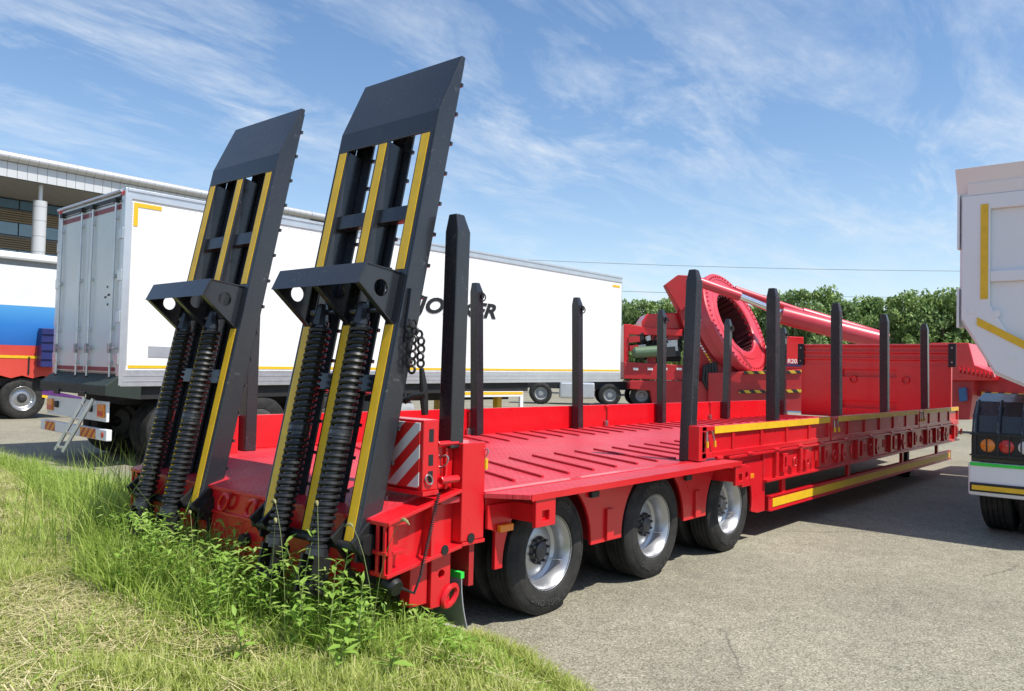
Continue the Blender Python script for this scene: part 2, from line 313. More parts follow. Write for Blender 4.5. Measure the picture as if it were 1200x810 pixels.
# ------------------------------------------------------------------ wheels
HUBM = mat('dark_grey_hub', (.06, .06, .065), .4, metal=.3, var=.2, vs=20)
RUBL = mat('tyre_lettering', (.05, .05, .05), .7, var=.05)
GLY = {}
for chs in 'LINGO':
    q = text_mesh('glyph', chs, .055, RUBL, 0, .0008, 0.); GLY[chs] = ([tuple(v.co) for v in q.data.vertices], [tuple(p.vertices) for p in q.data.polygons]); me_ = q.data; bpy.data.objects.remove(q); bpy.data.meshes.remove(me_)
def wheel(parent, c, R=.395, w=.23, rr=.232, out=-1, dual=True, dish=.12, rimm=None, mark=''):
    """wheel part with tyre and hub as its pieces; c = centre of the outer tyre face, out = sign of y that faces outwards"""
    c = Vector(c); ax = Vector((0, out, 0)); rm = MB(); prof = [(rr*.99, -w), (rr*1.04, -w+.01), (rr*.97, -w+.03), (rr*.88, -w*.55), (rr*.9, -.06), (rr*.97, -.035), (rr*1.04, -.03), (rr*1.06, -.018), (rr*1.03, -.012), (rr*.99, -.02), (rr*.94, -.04), (rr*.86, -.07), (rr*.83, -dish), (rr*.74, -dish-.015), (rr*.56, -dish+.005), (rr*.42, -dish+.012), (rr*.3, -dish+.012)]
    rm.lathe(prof, c, ax, 40); o = rm.build('wheel', rimm or RIM, parent, smooth=True)
    h = MB().lathe([(rr*.4, -dish+.0), (rr*.4, -dish+.012), (rr*.25, -dish+.02), (rr*.24, -dish+.045), (rr*.18, -dish+.053), (.001, -dish+.053)], c, ax, 20)
    for k in range(10):
        a = 2*pi*k/10+.2; q = c + Vector((cos(a), 0, sin(a)))*rr*.345 + ax*(-dish+.02); h.cyl(q, q+ax*.025, .011, 6)
    h.build('hub', HUBM, o, smooth=True)
    q = c + Vector((.78, 0, -.45))*rr*.72 + ax*(-dish+.01); MB().tube([q, q+ax*.05+Vector((.02, 0, 0)), q+ax*.06+Vector((.05, 0, -.01))], .005, 6).build('valve', STEEL, o)
    def tyre(off):
        b = MB(); s = (R-rr)
        p = [(rr*1.0, -w+.012), (rr+.25*s, -w+.0), (rr+.55*s, -w-.004), (R-.028, -w+.012), (R-.008, -w+.024)]
        k = 5; step = (w-.052)/k
        for i in range(k):
            a0 = -w+.026+i*step; p += [(R, a0+.004), (R, a0+step-.007)]
            if i < k-1: p += [(R-.012, a0+step-.004), (R-.012, a0+step+.001)]
        p += [(R-.008, -.024), (R-.028, -.012), (R-.05, -.004), (R-.052, -.007), (R-.06, -.003), (rr+.55*s, .003), (rr+.25*s, -.001), (rr+.12*s, -.004), (rr+.1*s, -.01), (rr*1.0, -.016)]
        return b.lathe(p, c+ax*off, ax, 64, close=True)
    t = tyre(0).build('tyre', RUB, o, smooth=True)
    if mark: # raised maker's name round the side wall
        lt = MB(); rm_ = rr+(R-rr)*.5
        for k0 in (0, 1):
            for k, chs in enumerate(mark):
                th = pi/2+pi*k0-(k-(len(mark)-1)/2)*.165; me = GLY[chs]
                e1 = Vector((sin(th), 0, -cos(th))); e2 = Vector((cos(th), 0, sin(th))); o3 = c+e2*(rm_-.02)+ax*.0035
                lt.add([o3+e1*(p[0]-.018)*1.05+e2*p[1]+ax*.001 for p in me[0]], me[1])
        tag(lt.build('tyre_lettering', RUBL, t), kind='stuff')
    if dual: tyre(-w-.045).build('tyre', RUB, o, smooth=True)
    return o

# ------------------------------------------------------------------ the low bed trailer
T = thing('low_bed_trailer', 'red low bed trailer with black stakes and two raised black loading ramps', 'trailer', (-.0, 1.53, 0))
D = .83; YR, YL = .05, 3.02
mn = MB(); mn.box(-.95, 11.3, YR+.02, YL-.02, D-.035, D); mn.build('deck', REDDK, T, bevel=.003)
# edge channels of the deck
for nm, y0, y1 in (('right', YR, YR+.07), ('left', YL-.07, YL)):
    MB().box(-.6, 11.3, y0, y1, D-.1, D+.006).build('edge_rail', RED, T, bevel=.004)
# diagonal grip bars welded on the deck
a0 = atan2(.95, .42); gb = None
def grip(x, y, L):
    global gb
    if gb is None:
        gb = MB().box(-.5, .5, -.011, .011, 0, .016).build('grip_bar', REDDK, T, bevel=.003, local=True); o = gb
    else: o = inst(gb, T)
    o.location = Vector((x, y-1.53, D+.001)); o.rotation_euler = (0, 0, a0+random.uniform(-.012, .012)); o.scale = (L, 1, 1)
for k in range(36):
    x = -.2+.305*k
    if x > 10.7: break
    grip(x, .72, 1.0 if k > 0 else .6); grip(x+.35, 2.58, .8)
# main frame under the deck
for y in (.98, 2.0):
    fb = MB(); fb.xz([(-1.2, .42), (-1.2, .72), (-.9, D-.04), (11.2, D-.04), (11.2, .5), (3.2, .42)], y, y+.02); fb.box(-1.2, 11.2, y-.07, y+.09, .40, .42); fb.build('frame_beam', REDDULL, T)
for k in range(12): MB().box(-.55+k*1.02, -.48+k*1.02, YR+.1, YL-.1, D-.13, D-.04).build('cross_member', REDDULL, T)
for k in range(3):
    x = 1.303*k; MB().cyl((x, .3, .395), (x, 2.8, .395), .06, 12).build('axle', DARK, T, smooth=True)
    sp_ = MB()
    for y in (.85, 2.2): sp_.tube([(x-.5, y, .5), (x-.2, y, .44), (x+.2, y, .44), (x+.5, y, .5)], .04, 6); sp_.cyl((x+.12, y, .46), (x+.12, y, .76), .09, 12)
    sp_.build('suspension', DARK, T)
    wheel(T, (x, .02, .393), out=-1, mark='LINGLONG'); wheel(T, (x, 3.04, .393), out=1)
# wheel skirt: legs between the wheels, arches cut round the tyres
def arc(x, r, z0, z1, side):
    zc = .393; pts = []
    for i in range(9):
        z = z0+(z1-z0)*i/8; dx = sqrt(max(r*r-(z-zc)**2, 0)); pts.append((x+side*dx, z))
    return pts
for k in range(4):
    if k == 0: out = [(-.53, .372), (-.53, .6), (-.6, .62), (-.6, D-.07)]; out += arc(0, .46, .372, D-.07, -1)[::-1]
    elif k == 3: out = arc(2.606, .46, .3, D-.07, 1)[::-1]; out = out + [(3.2, .27), (3.36, .27), (3.36, .6), (3.5, D-.07)]; out = [q for q in out]
    else:
        xl, xr = 1.303*(k-1), 1.303*k; L_ = arc(xl, .46, .372, D-.07, 1); R__ = arc(xr, .46, .372, D-.07, -1); out = L_ + R__[::-1]
    MB().xz(out, .03, .055).build('wheel_skirt', RED, T, bevel=.004)
    if k in (1, 2):
        xm = 1.303*(k-.5); MB().box(xm-.025, xm+.06, .008, .03, .38, .6).build('skirt_stay', RED, T, bevel=.004)
        # mud plate behind the leg
    xm = (-.5, .65, 1.955, 3.15)[k]
    if k: MB().box(xm-.015, xm+.015, .06, .6, .36, D-.1).build('mud_plate', REDDULL, T)
for x in (.42, 1.75): MB().box(x, x+.09, .0, .03, .70, .745).build('skirt_latch', BLACKM, T, bevel=.004)
# pull-out side board with its sliding brackets
MB().xy([(-.62, YR-.003), (-.47, -.18), (2.37, -.18), (2.37, YR-.003)], D-.028, D+.002).build('side_extension', REDDK, T, bevel=.003)
MB().box(-.46, 2.37, -.186, -.181, D-.036, D+.004).build('extension_lip', RED, T)
for x in (-.41, 2.27):
    b = MB(); fn = lambda p, q, w: (p, w, q)
    b.plate([(x, .63), (x+.19, .63), (x+.19, D-.03), (x, D-.03)], -.177, -.15, fn, [[(x+.06, .665), (x+.06, .725), (x+.13, .725), (x+.13, .665)]])
    br = b.build('extension_bracket', RED, T, bevel=.004); MB().box(x+.02, x+.17, -.15, .5, .655, .765).build('slide_tube', RED, br, bevel=.006)
b = MB(); b.plate([(2.72, .56), (2.9, .56), (2.9, .74), (2.72, .74)], -.03, .02, lambda p, q, w: (p, w, q), [circ(2.81, .66, .035, 8)]); b.build('pocket', RED, T, bevel=.004)
for x, z in ((-.46, .615), (2.98, .635)):
    MB().box(x-.06, x+.06, -.002, .029, z-.022, z+.022).build('side_marker_lamp', AMBER, T, bevel=.006)
# tail
tl = MB(); tl.xz([(-1.34, .75), (-.93, .86), (-.93, .845), (-1.34, .73)], .2, 2.86); tl.build('tail_slope', REDDK, T)
rf = MB(); rf.yz([(.06, .455), (.42, .455), (.5, .25), (2.56, .25), (2.64, .455), (2.99, .455), (2.99, .735), (.06, .735)], -1.335, -1.30); rf.box(-1.35, -1.2, .06, 2.99, .725, .748); rf.box(-1.352, -1.22, .06, 2.99, .575, .595); rf.box(-1.352, -1.22, .5, 2.56, .24, .255)
for y in (.07, .62, 1.2, 1.82, 2.4, 2.96): rf.box(-1.348, -1.3, y, y+.02, .46 if y < .3 or y > 2.8 else .25, .73)
rf.build('tail_beam', RED, T, bevel=.003)
for yy, s_ in ((.05, 1), (3.0, -1)):
    b = MB(); y0, y1 = (yy+.075, yy+.1) if s_ > 0 else (yy-.1, yy-.075)
    b.xz([(-1.345, .47), (-1.345, .745), (-.8, .865), (-.6, .865), (-.6, .56), (-.8, .545)], y0, y1)
    fy = sorted((yy, yy+.15*s_))
    b.beam((-1.345, sum(fy)/2, .74), (-.8, sum(fy)/2, .862), .15, .02); b.beam((-1.345, sum(fy)/2, .468), (-.79, sum(fy)/2, .548), .15, .022); b.box(-.79, -.6, fy[0], fy[1], .545, .567)
    for x, z0, z1 in ((-1.335, .48, .74), (-1.03, .52, .80)): b.box(x, x+.025, fy[0]+.005, fy[1]-.005, z0, z1)
    b.build('tail_side', RED, T, bevel=.003)
    b = MB(); fy = sorted((yy, yy+.26*s_)); b.box(-.8, -.61, fy[0]+.003, fy[1], .57, 1.13)
    ry = sorted((yy+.08*s_, yy+.26*s_)); b.box(-.96, -.802, ry[0], ry[1], .87, 1.128); b.box(-.965, -.945, fy[0]+.05, fy[1], .87, 1.135); b.box(-.88, -.86, fy[0]+.06, fy[1], .87, 1.11)
    b.cyl((-.95, yy+.03*s_, .93), (-.81, yy+.03*s_, .93), .022, 10); b.cyl((-.96, yy+.05*s_, 1.132), (-.8, yy+.05*s_, 1.132), .016, 10)
    b.build('corner_post', RED, T, bevel=.005)
    if s_ > 0:
        for x, z in ((-.93, .548), (-.72, .585)): MB().cyl((x, .046, z), (x, .052, z), .028, 14).build('drain_hole', BLACKM, T)
        MB().torus((-.9, .115, 1.03), .025, .006, (1, .4, 0), 12, 6, (1, 1.6)).build('lashing_ring', STEEL, T, smooth=True)
        MB().torus((-.61, .06, 1.06), .018, .005, (1, 0, 0), 12, 6, (1, 2.)).build('latch_chain', STEEL, T, smooth=True); MB().cyl((-.605, .052, .97), (-.605, .052, 1.03), .012, 8).build('latch_pin', YEL, T)
# striped warning board in its box
wb = MB().box(-1.09, -.975, .075, .5, .885, 1.27).build('warning_board', RED, T, bevel=.006)
wp = MB().box(-1.0965, -1.091, .1, .49, .9, 1.255).build('striped_plate', WARN, wb, bevel=.01)
for z0, z1 in ((1.15, 1.22), (1.02, 1.08), (.93, .99)): MB().box(-1.05, -1.015, .0735, .0765, z0, z1).build('slot', BLACKM, wb)
MB().torus((-1.05, .065, .945), .022, .005, (0, 1, 0), 14, 6, (1, 1.4)).build('pull_ring', STEEL, wb, smooth=True)
hm = MB().box(-1.1, -.98, .06, .5, .86, .884); hm.build('board_foot', RED, wb)
# support leg and mud flap under the tail
b = MB(); b.plate([(-.98, .22), (-.83, .22), (-.83, .53), (-.98, .53)], .1, .17, lambda p, q, w: (p, w, q), [circ(-.9, .4, .025, 10)]); b.box(-1.12, -.99, .12, .2, .25, .5); b.build('support_leg', RED, T, bevel=.004)
MB().box(-.7, -.66, .08, .6, .3, .56).build('flap_hanger', REDDULL, T)
MB().torus((-.84, .09, .27), .05, .017, (0, 1, 0), 12, 6, (1.3, .8)).build('tie_shackle', RED, T, smooth=True)
fl = MB(); k = 8
for i in range(k+1):
    z = .36-.31*i/k; x = -.73 + .06*(i/k)**2 - .02; fl.v += [Vector((x, .09, z)), Vector((x, .62, z)), Vector((x+.008, .09, z)), Vector((x+.008, .62, z))]
for i in range(k):
    q = 4*i; fl.f += [(q, q+1, q+5, q+4), (q+2, q+6, q+7, q+3), (q, q+4, q+6, q+2), (q+1, q+3, q+7, q+5)]
fp = fl.build('mud_flap', GALV, T, smooth=True); MB().box(-.757, -.728, .088, .62, .35, .385).build('green_tape', GREEN, fp)
# coiled brake line and air coupling at the corner
pts = [Vector((-1.1+.0*i/60, .04, .0)) for i in range(2)]
cp = []
for i in range(260):
    s_ = i/259; c0 = Vector((-1.0-.12*s_, .035, .87-.42*s_)); a = i*1.05; cp.append(c0+Vector((cos(a), sin(a), 0))*.0085)
MB().tube(cp, .0032, 5).build('coiled_cable', BLACKM, T, smooth=True)
MB().tube([(-1.12, .035, .45), (-1.17, .03, .36), (-1.25, .06, .4), (-1.28, .12, .42)], .008, 6).build('hose', BLACKM, T, smooth=True)
MB().lathe([(.001, -.05), (.04, -.05), (.05, -.02), (.05, .03), (.03, .05), (.001, .05)], (-1.27, .1, .41), (0, 1, .3), 14).build('coupling', BLACKM, T, smooth=True)
for y in (1.3, 1.62):
    MB().torus((-1.37, y, .665), .05, .014, (1, 0, 0), 16, 8, (.75, 1.3)).build('lashing_ring', RED, T, smooth=True)
MB().lathe([(.001, .05), (.035, .05), (.04, .03), (.04, 0)], (-1.335, 1.38, .46), (-1, 0, 0), 14).build('tail_lamp', BLACKM, T, smooth=True)

# ------------------------------------------------------------------ ramps
LEAN = radians(11.7); RA = Vector((sin(LEAN), 0, cos(LEAN))); RN = Vector((-cos(LEAN), 0, sin(LEAN))); RB = Vector((-1.405, 0, .627))
def rp(s, n, y): return RB + RA*s + RN*n + Vector((0, y, 0))
def rbox(mb, s0, s1, n0, n1, y0, y1): return mb.obox(rp((s0+s1)/2, (n0+n1)/2, (y0+y1)/2), RA*(s1-s0)/2, RN*(n1-n0)/2, Vector((0, (y1-y0)/2, 0)))
rw = MB(); fn = lambda s, n, w: rp(s, n, w)
# end plate: short upright strip, then folded forward
rw.plate([(2.36, 0), (2.49, 0), (2.89, -.1), (2.89, -.112), (2.485, -.014), (2.36, -.014)], .226, 1.13, fn)
ramp_o = rw.build('ramp', BLACK, T, bevel=.004, label='black loading ramp folded up, yellow strips and coil springs')
for y0, y1 in ((.235, .345), (.625, .73), (1.03, 1.125)):
    b = MB(); out = (.226, 1.128)
    if y0 < .3: b.plate([(-.1, -.01), (-.02, 0), (2.49, 0), (2.89, -.1), (2.89, -.13), (.12, -.13), (-.1, -.06)], .222, .236, fn); rbox(b, -.02, 2.36, -.012, 0, .236, y1); rbox(b, -.02, 2.36, -.13, -.012, y1-.01, y1)
    elif y0 > 1: b.plate([(-.1, -.01), (-.02, 0), (2.49, 0), (2.89, -.1), (2.89, -.13), (.12, -.13), (-.1, -.06)], 1.12, 1.132, fn); rbox(b, -.02, 2.36, -.012, 0, y0, 1.12); rbox(b, -.02, 2.36, -.13, -.012, y0, y0+.01)
    else: rbox(b, -.04, 2.36, -.12, 0, y0, y1)
    b.build('ramp_beam', BLACK, ramp_o, bevel=.004)
for yc in (.298, .678, 1.072):
    b = MB()
    for s0, s1 in ((0, 1.19), (1.515, 2.35)): rbox(b, s0, s1, .0005, .004, yc-.033, yc+.033)
    b.build('reflective_strip', YEL, ramp_o)
for y0, y1 in ((.236, .42), (.565, .76), (.945, 1.12)):
    b = MB(); rbox(b, .05, 2.86, -.142, -.131, y0, y1); b.build('tread_plate', BLACK, ramp_o)
tb = None
for y in (.33, .662, 1.032):
    for i in range(14):
        s_ = .25+i*.19
        if tb is None:
            tb = MB().obox((0, 0, 0), RA*.01, RN*.008, (0, .104, 0)).build('tread_bar', BLACK, ramp_o, local=True); o = tb
        else: o = inst(tb, ramp_o)
        o.location = rp(s_, -.147, y)-Vector((0, 1.53, 0))
for s_, h in ((.86, .05), (1.88, .045)):
    for y0, y1 in ((.345, .625), (.73, 1.03)):
        b = MB(); rbox(b, s_-h, s_+h, -.09, -.03, y0, y1); b.build('cross_bar', BLACK, ramp_o, bevel=.004)
for yc in (.298, .678, 1.078):
    b = MB(); hc = [(1.37+.048*cos(2*pi*i/16), .115+.048*sin(2*pi*i/16)) for i in range(16)]
    b.plate([(1.50, .001), (1.47, .254), (1.35, .285), (1.19, .001)], yc-.007, yc+.007, fn, [hc])
    # flanges on the lower slope
    d_ = Vector((.16, .284)); 
    b.plate([(1.35, .285), (1.19, .001), (1.20, .001), (1.36, .281)], yc-.03, yc+.012, fn)
    b.build('gusset', BLACK, ramp_o, bevel=.002)
b = MB(); b.plate([(1.475, .254), (1.345, .288), (1.35, .276), (1.47, .243)], .28, 1.098, fn); b.plate([(1.50, .001), (1.475, .25), (1.468, .25), (1.49, .001)], .285, 1.09, fn); b.build('shelf_plate', BLACK, ramp_o, bevel=.003)
for yc in (.452, .832):
    b = MB(); b.tube([rp(1.3, .085, yc-.0), rp(1.29, .085, yc), rp(1.2, .08, yc), rp(1.175, .078, yc)], [.024, .03, .046, .05], 8); b.cyl(rp(1.26, .06, yc-.13), rp(1.26, .06, yc+.13), .016, 10); b.build('spring_cap', BLACK, ramp_o)
    b = MB(); n = 33*14; P = []
    for i in range(n+1):
        a = 2*pi*i/14; s_ = 1.175-1.235*i/n; P.append(rp(s_, .07, yc) + (RN*cos(a)+Vector((0, 1, 0))*sin(a))*.054)
    b.tube(P, .0142, 6); sg = b.build('coil_spring', SPRING, ramp_o, smooth=True)
    b = MB(); b.cyl(rp(1.2, .07, yc), rp(-.12, .07, yc), .044, 14); b.build('spring_rod', BLACK, sg, smooth=True)
    for s0, s1 in ((.585, .525), (-.06, -.1)): MB().cyl(rp(s0, .07, yc), rp(s1, .07, yc), .064, 18).build('spring_collar', BLACK, sg, smooth=True)
    b = MB(); rbox(b, -.3, -.1, .02, .12, yc-.07, yc-.05); rbox(b, -.3, -.1, .02, .12, yc+.05, yc+.07); b.cyl(rp(-.26, .07, yc-.1), rp(-.26, .07, yc+.1), .028, 12); b.build('spring_foot', BLACKM, ramp_o)
for y0 in (.19, .36, 1.02, 1.14):
    b = MB(); b.xz([(-1.36, .38), (-1.36, .5), (-1.47, .64), (-1.36, .73), (-1.16, .78), (-1.16, .72), (-1.3, .66), (-1.3, .38)], y0, y0+.022); b.build('hinge_ear', BLACKM, ramp_o, bevel=.003)
MB().cyl((-1.41, .17, .6), (-1.41, 1.19, .6), .026, 12).build('hinge_pin', BLACKM, ramp_o, smooth=True)
MB().cyl((-1.36, .165, .62), (-1.36, .19, .62), .055, 14).build('hinge_boss', BLACKM, ramp_o, smooth=True)
lr = copy_tree(ramp_o, T, (0, 1.63, 0)); lr.name = 'ramp.001'
# chain and binder that hold the ramp
ch = MB(); pl_ = on(489, 355, 1, .17); ch.xz([(-1.13, 1.78), (-1.05, 1.78), (-1.03, 1.86), (-1.03, 2.0), (-1.1, 2.0)], .195, .222); co = ch.build('chain_plate', BLACK, T, bevel=.004)
q0 = on(486, 372, 1, .18); 
links = [on(484, 379, 1, .175), on(486, 388, 1, .175), on(491, 392, 1, .17), on(493.5, 400, 1, .17), on(493.5, 409, 1, .17), on(492.5, 418, 1, .17), on(493, 426, 1, .17), on(484, 398, 1, .175), on(483.5, 407, 1, .175), on(483.5, 416, 1, .175), on(482.5, 425, 1, .175), on(482.5, 433, 1, .175)]
for i, c in enumerate(links):
    ax = (1, .2, 0) if i % 2 else (.2, 1, 0); MB().torus(c, .021, .008, ax, 14, 6, (1, 1.) ).build('link', BLACKM, co, smooth=True)
MB().tube([on(494, 432, 1, .17), on(496, 450, 1, .17), on(497, 470, 1, .17), on(498, 486, 1, .17)], [.014, .022, .024, .02], 10).build('binder', BLACKM, T, smooth=True)
MB().tube([on(498, 462, 1, .15), on(485, 464, 1, .2), on(474, 470, 1, .26)], [.018, .014, .02], 8).build('binder_lever', BLACKM, T, smooth=True)

# ------------------------------------------------------------------ stakes
def stake(x0, x1, y, zb, zt, w=.105, hook=False, side=1, yt=0.):
    p0, p1 = Vector((x0, y, zb)), Vector((x1, y+yt, zt)); d = (p1-p0).normalized(); ex = Vector((1, 0, 0)); ex = (ex-d*ex.dot(d)).normalized(); ey = d.cross(ex)
    h = w/2; b = MB(); V = []
    for q, a in ((p0, 1.), (p1-d*.1, 1.), (p1, .62)):
        V += [q+ex*h*a+ey*h*a-(ex*h*.3 if a < 1 else Vector()), q-ex*h*a+ey*h*a-(ex*h*.3 if a < 1 else Vector()), q-ex*h*a-ey*h*a-(ex*h*.3 if a < 1 else Vector()), q+ex*h*a-ey*h*a-(ex*h*.3 if a < 1 else Vector())]
    b.add(V, [(3, 2, 1, 0), (8, 9, 10, 11)] + [(4*r+i, 4*r+(i+1) % 4, 4*r+4+(i+1) % 4, 4*r+4+i) for r in (0, 1) for i in range(4)])
    o = b.build('stake', BLACK, T, bevel=.007)
    if hook:
        c = p1-d*.16-ey*side*(h+.012)+ex*.02; m_ = MB().torus(c, .042, .008, ey*1.0+ex*.4, 16, 6); m_.obox(c+d*.02, ex*.02, ey*.015, d*.03); m_.build('strap_hook', BLACKM, o, smooth=True)
    return o
for xt, xb in ((-.80, -.815), (2.085, 2.01), (3.75, 3.79), (5.62, 5.68), (7.53, 7.6), (9.64, 9.74)): stake(xb, xt, .14, 1.1 if xt < 0 else D, 2.45)
for xt, xb in ((-.42, -.42), (2.33, 2.4), (4.22, 4.29), (6.35, 6.4), (8.57, 8.54), (10.95, 10.95)): stake(xb, xt, 2.92, D, 2.51, hook=True, side=1)

# ------------------------------------------------------------------ side boards
def board(x0, x1, y, sgn, strip=True, hinges=2):
    """drop-side with rails, ribs and a reflective strip; outer face towards sgn*y"""
    yo, yi = (y, y+.045) if sgn < 0 else (y-.045, y)
    web = (y+.02, y+.035) if sgn < 0 else (y-.035, y-.02)
    bo = MB().box(x0+.03, x1-.03, *web, .87, 1.1).build('side_board', RED, T)
    fr = MB(); fr.box(x0, x1, yo, yi, 1.085, 1.125); fr.box(x0, x1, yo, yi, .855, .905); fr.box(x0, x0+.05, yo, yi, .905, 1.085); fr.box(x1-.05, x1, yo, yi, .905, 1.085); fr.build('board_frame', RED, bo, bevel=.005)
    n = max(2, round((x1-x0)/.62))
    for i in range(1, n): x = x0+(x1-x0)*i/n; MB().box(x-.025, x+.025, *((yo+.004, web[0]) if sgn < 0 else (web[1], yi-.004)), .905, 1.085).build('rib', RED, bo, bevel=.004)
    if strip and sgn < 0: MB().box(x0+.22, x1-.01, yo-.004, yo-.0005, 1.06, 1.122).build('reflective_strip', YEL, bo)
    # latch chains at both ends
    if sgn < 0:
        for xx, tilt in ((x0+.06, .0), (x0+.17, .5)):
            c = Vector((xx, yo-.012, 1.05)); MB().tube([c+Vector((-.03*tilt, 0, .035)), c, c+Vector((.05*tilt, -.004, -.06))], .008, 6).build('latch_chain', STEEL, bo, smooth=True); MB().cyl(c+Vector((.05*tilt, -.004, -.05)), c+Vector((.06*tilt, -.004, -.1)), .013, 8).build('latch_pin', YEL, bo, smooth=True)
    for k in range(hinges):
        x = x0+(x1-x0)*(k+.5)/hinges; MB().cyl((x-.05, (yo if sgn < 0 else yi)-.006, .85), (x+.05, (yo if sgn < 0 else yi)-.006, .85), .016, 8).build('board_hinge', RED, bo, smooth=True)
    return bo
for x0, x1, h in ((2.0, 5.05, 5), (5.09, 8.78, 4), (8.82, 11.35, 3)): board(x0, x1, .0, -1, hinges=h)
for x0, x1 in ((-.55, 2.35), (2.38, 5.05), (5.09, 8.1), (8.14, 11.3)):
    o = MB().box(x0, x1, 3.0, 3.04, D+.005, 1.12).build('side_board', RED, T, bevel=.006)
    MB().cyl((x1-.04, 2.985, 1.1), (x1+.04, 2.985, 1.1), .016, 10).build('latch', RED, o, smooth=True); MB().obox((x1-.03, 2.975, .87), (.03, 0, 0), (0, .02, 0), (0, 0, .035)).build('latch_cam', STEEL, o, bevel=.006)
# end post of the first right side board
MB().box(1.95, 2.08, .0, .1, .84, 1.13).build('board_post', RED, T, bevel=.006)
# side beam under the boards with hooks, rings and slots
sb = MB(); sb.box(3.3, 11.35, .02, .05, .57, .85); sb.box(3.3, 11.35, -.02, .09, .55, .575); sb.box(2.5, 11.35, -.012, .06, .825, .85); sbo = sb.build('side_beam', RED, T, bevel=.004)
for i in range(13):
    x = 3.55+i*.62+random.uniform(-.12, .12)
    MB().box(x-.03, x+.03, -.02, .02, .59, .82).build('beam_rib', RED, sbo, bevel=.004)
    if i % 2 == 0:
        b = MB(); b.plate([(x+.14, .62), (x+.26, .62), (x+.26, .8), (x+.14, .8)], -.02, .018, lambda p, q, w: (p, w, q), [[(x+.18, .66), (x+.18, .76), (x+.22, .76), (x+.22, .66)]]); b.build('stake_pocket', RED, sbo, bevel=.004)
        MB().torus((x+.4, -.03, .7), .045, .012, (0, 1, .2), 14, 6, (.8, 1.3)).build('lashing_ring', RED, sbo, smooth=True)
    else:
        b = MB(); b.xz([(x+.12, .6), (x+.2, .6), (x+.24, .7), (x+.2, .8), (x+.12, .8), (x+.08, .7)], -.025, .018, [circ(x+.16, .68, .025, 8)]); b.build('hook_plate', RED, sbo, bevel=.004)
        MB().cyl((x+.36, -.03, .78), (x+.36, -.03, .68), .02, 8).build('latch_handle', RED, sbo, smooth=True)
# under-run guard
gd = MB().box(3.47, 10.98, .035, .085, .25, .40).build('side_guard', RED, T, bevel=.006)
MB().box(3.475, 10.975, .026, .0335, .385, .40).build('guard_rail', RED, gd); MB().box(3.475, 10.975, .026, .0335, .25, .265).build('guard_rail', RED, gd)
MB().box(3.55, 10.9, .029, .0345, .285, .365).build('reflective_strip', YEL, gd)
for x in (3.9, 5.9, 8.2, 10.2): MB().box(x-.04, x+.04, .06, .1, .38, .57).build('guard_stay', RED, gd, bevel=.004)
# landing legs
for y in (.45, 2.5):
    b = MB(); b.box(9.95, 10.07, y, y+.12, .12, .75); b.xz([(9.85, .01), (10.17, .01), (10.07, .14), (9.95, .14)], y-.06, y+.18); b.build('landing_leg', BLACKM, T, bevel=.004)
MB().box(8.2, 10.8, .5, 2.4, .42, .62).build('tool_box', DARK, T)
# bulkhead at the front, ribbed upper boards over a slotted plate
hb = MB(); hb.plate([(.12, .84), (2.72, .84), (2.72, 1.82), (.12, 1.82)], 11.36, 11.45, lambda p, q, w: (w, p, q), [[(1.0, z), (1.0, z+.13), (1.95, z+.13), (1.95, z)] for z in (1.02, 1.6)]); hbo = hb.build('bulkhead', RED, T, bevel=.01)
MB().box(11.415, 11.427, .2, 2.65, .85, 1.8).build('bulkhead_backing', RED, hbo)
pr_ = [(11.40, 1.825)]
for i in range(3):
    z = 1.83+i*.125; pr_ += [(11.36, z), (11.36, z+.07), (11.335, z+.085), (11.335, z+.115), (11.36, z+.12)]
pr_ += [(11.36, 2.2), (11.42, 2.2), (11.42, 1.825)]
MB().plate(pr_, .1, 2.7, lambda p, q, w: (p, w, q)).build('upper_boards', RED, hbo, bevel=.005)
for y in (.04, 2.66):
    c = MB().box(11.31, 11.36, y, y+.12, 1.8, 2.21).build('corner_bracket', BLACKM, hbo, bevel=.006)
    for z in (1.88, 2.13): MB().cyl((11.3, y+.06, z), (11.315, y+.06, z), .015, 8).build('bolt', STEEL, c)
for y, z in ((1.75, 1.55), (.85, 1.55)): MB().torus((11.34, y, z), .06, .014, (1, 0, 0), 14, 6).build('lashing_ring', RED, hbo, smooth=True)
# gooseneck behind the bulkhead
gn = MB(); gn.xz([(11.43, .6), (11.43, 1.75), (12.0, 1.75), (15.2, 1.62), (15.2, 1.3), (12.6, 1.2), (12.2, .6)], 1.0, 2.2); gn.build('gooseneck', RED, T, bevel=.01)
# blue strap left lying on the deck
sm = MB(); P = [on(921, 483.5, 2, D+.0), on(940, 484.8, 2, D), on(966, 487, 2, D+.0)]
b = MB()
for i in range(2):
    p0, p1 = P[i], P[i+1]; p0.z = p1.z = D+.024+.004*i; b.beam(p0, p1+(p1-p0)*.02, .09, .012)
tag(b.build('ratchet_strap', BLUES), 'flat blue webbing strap lying on the red trailer deck', 'strap')
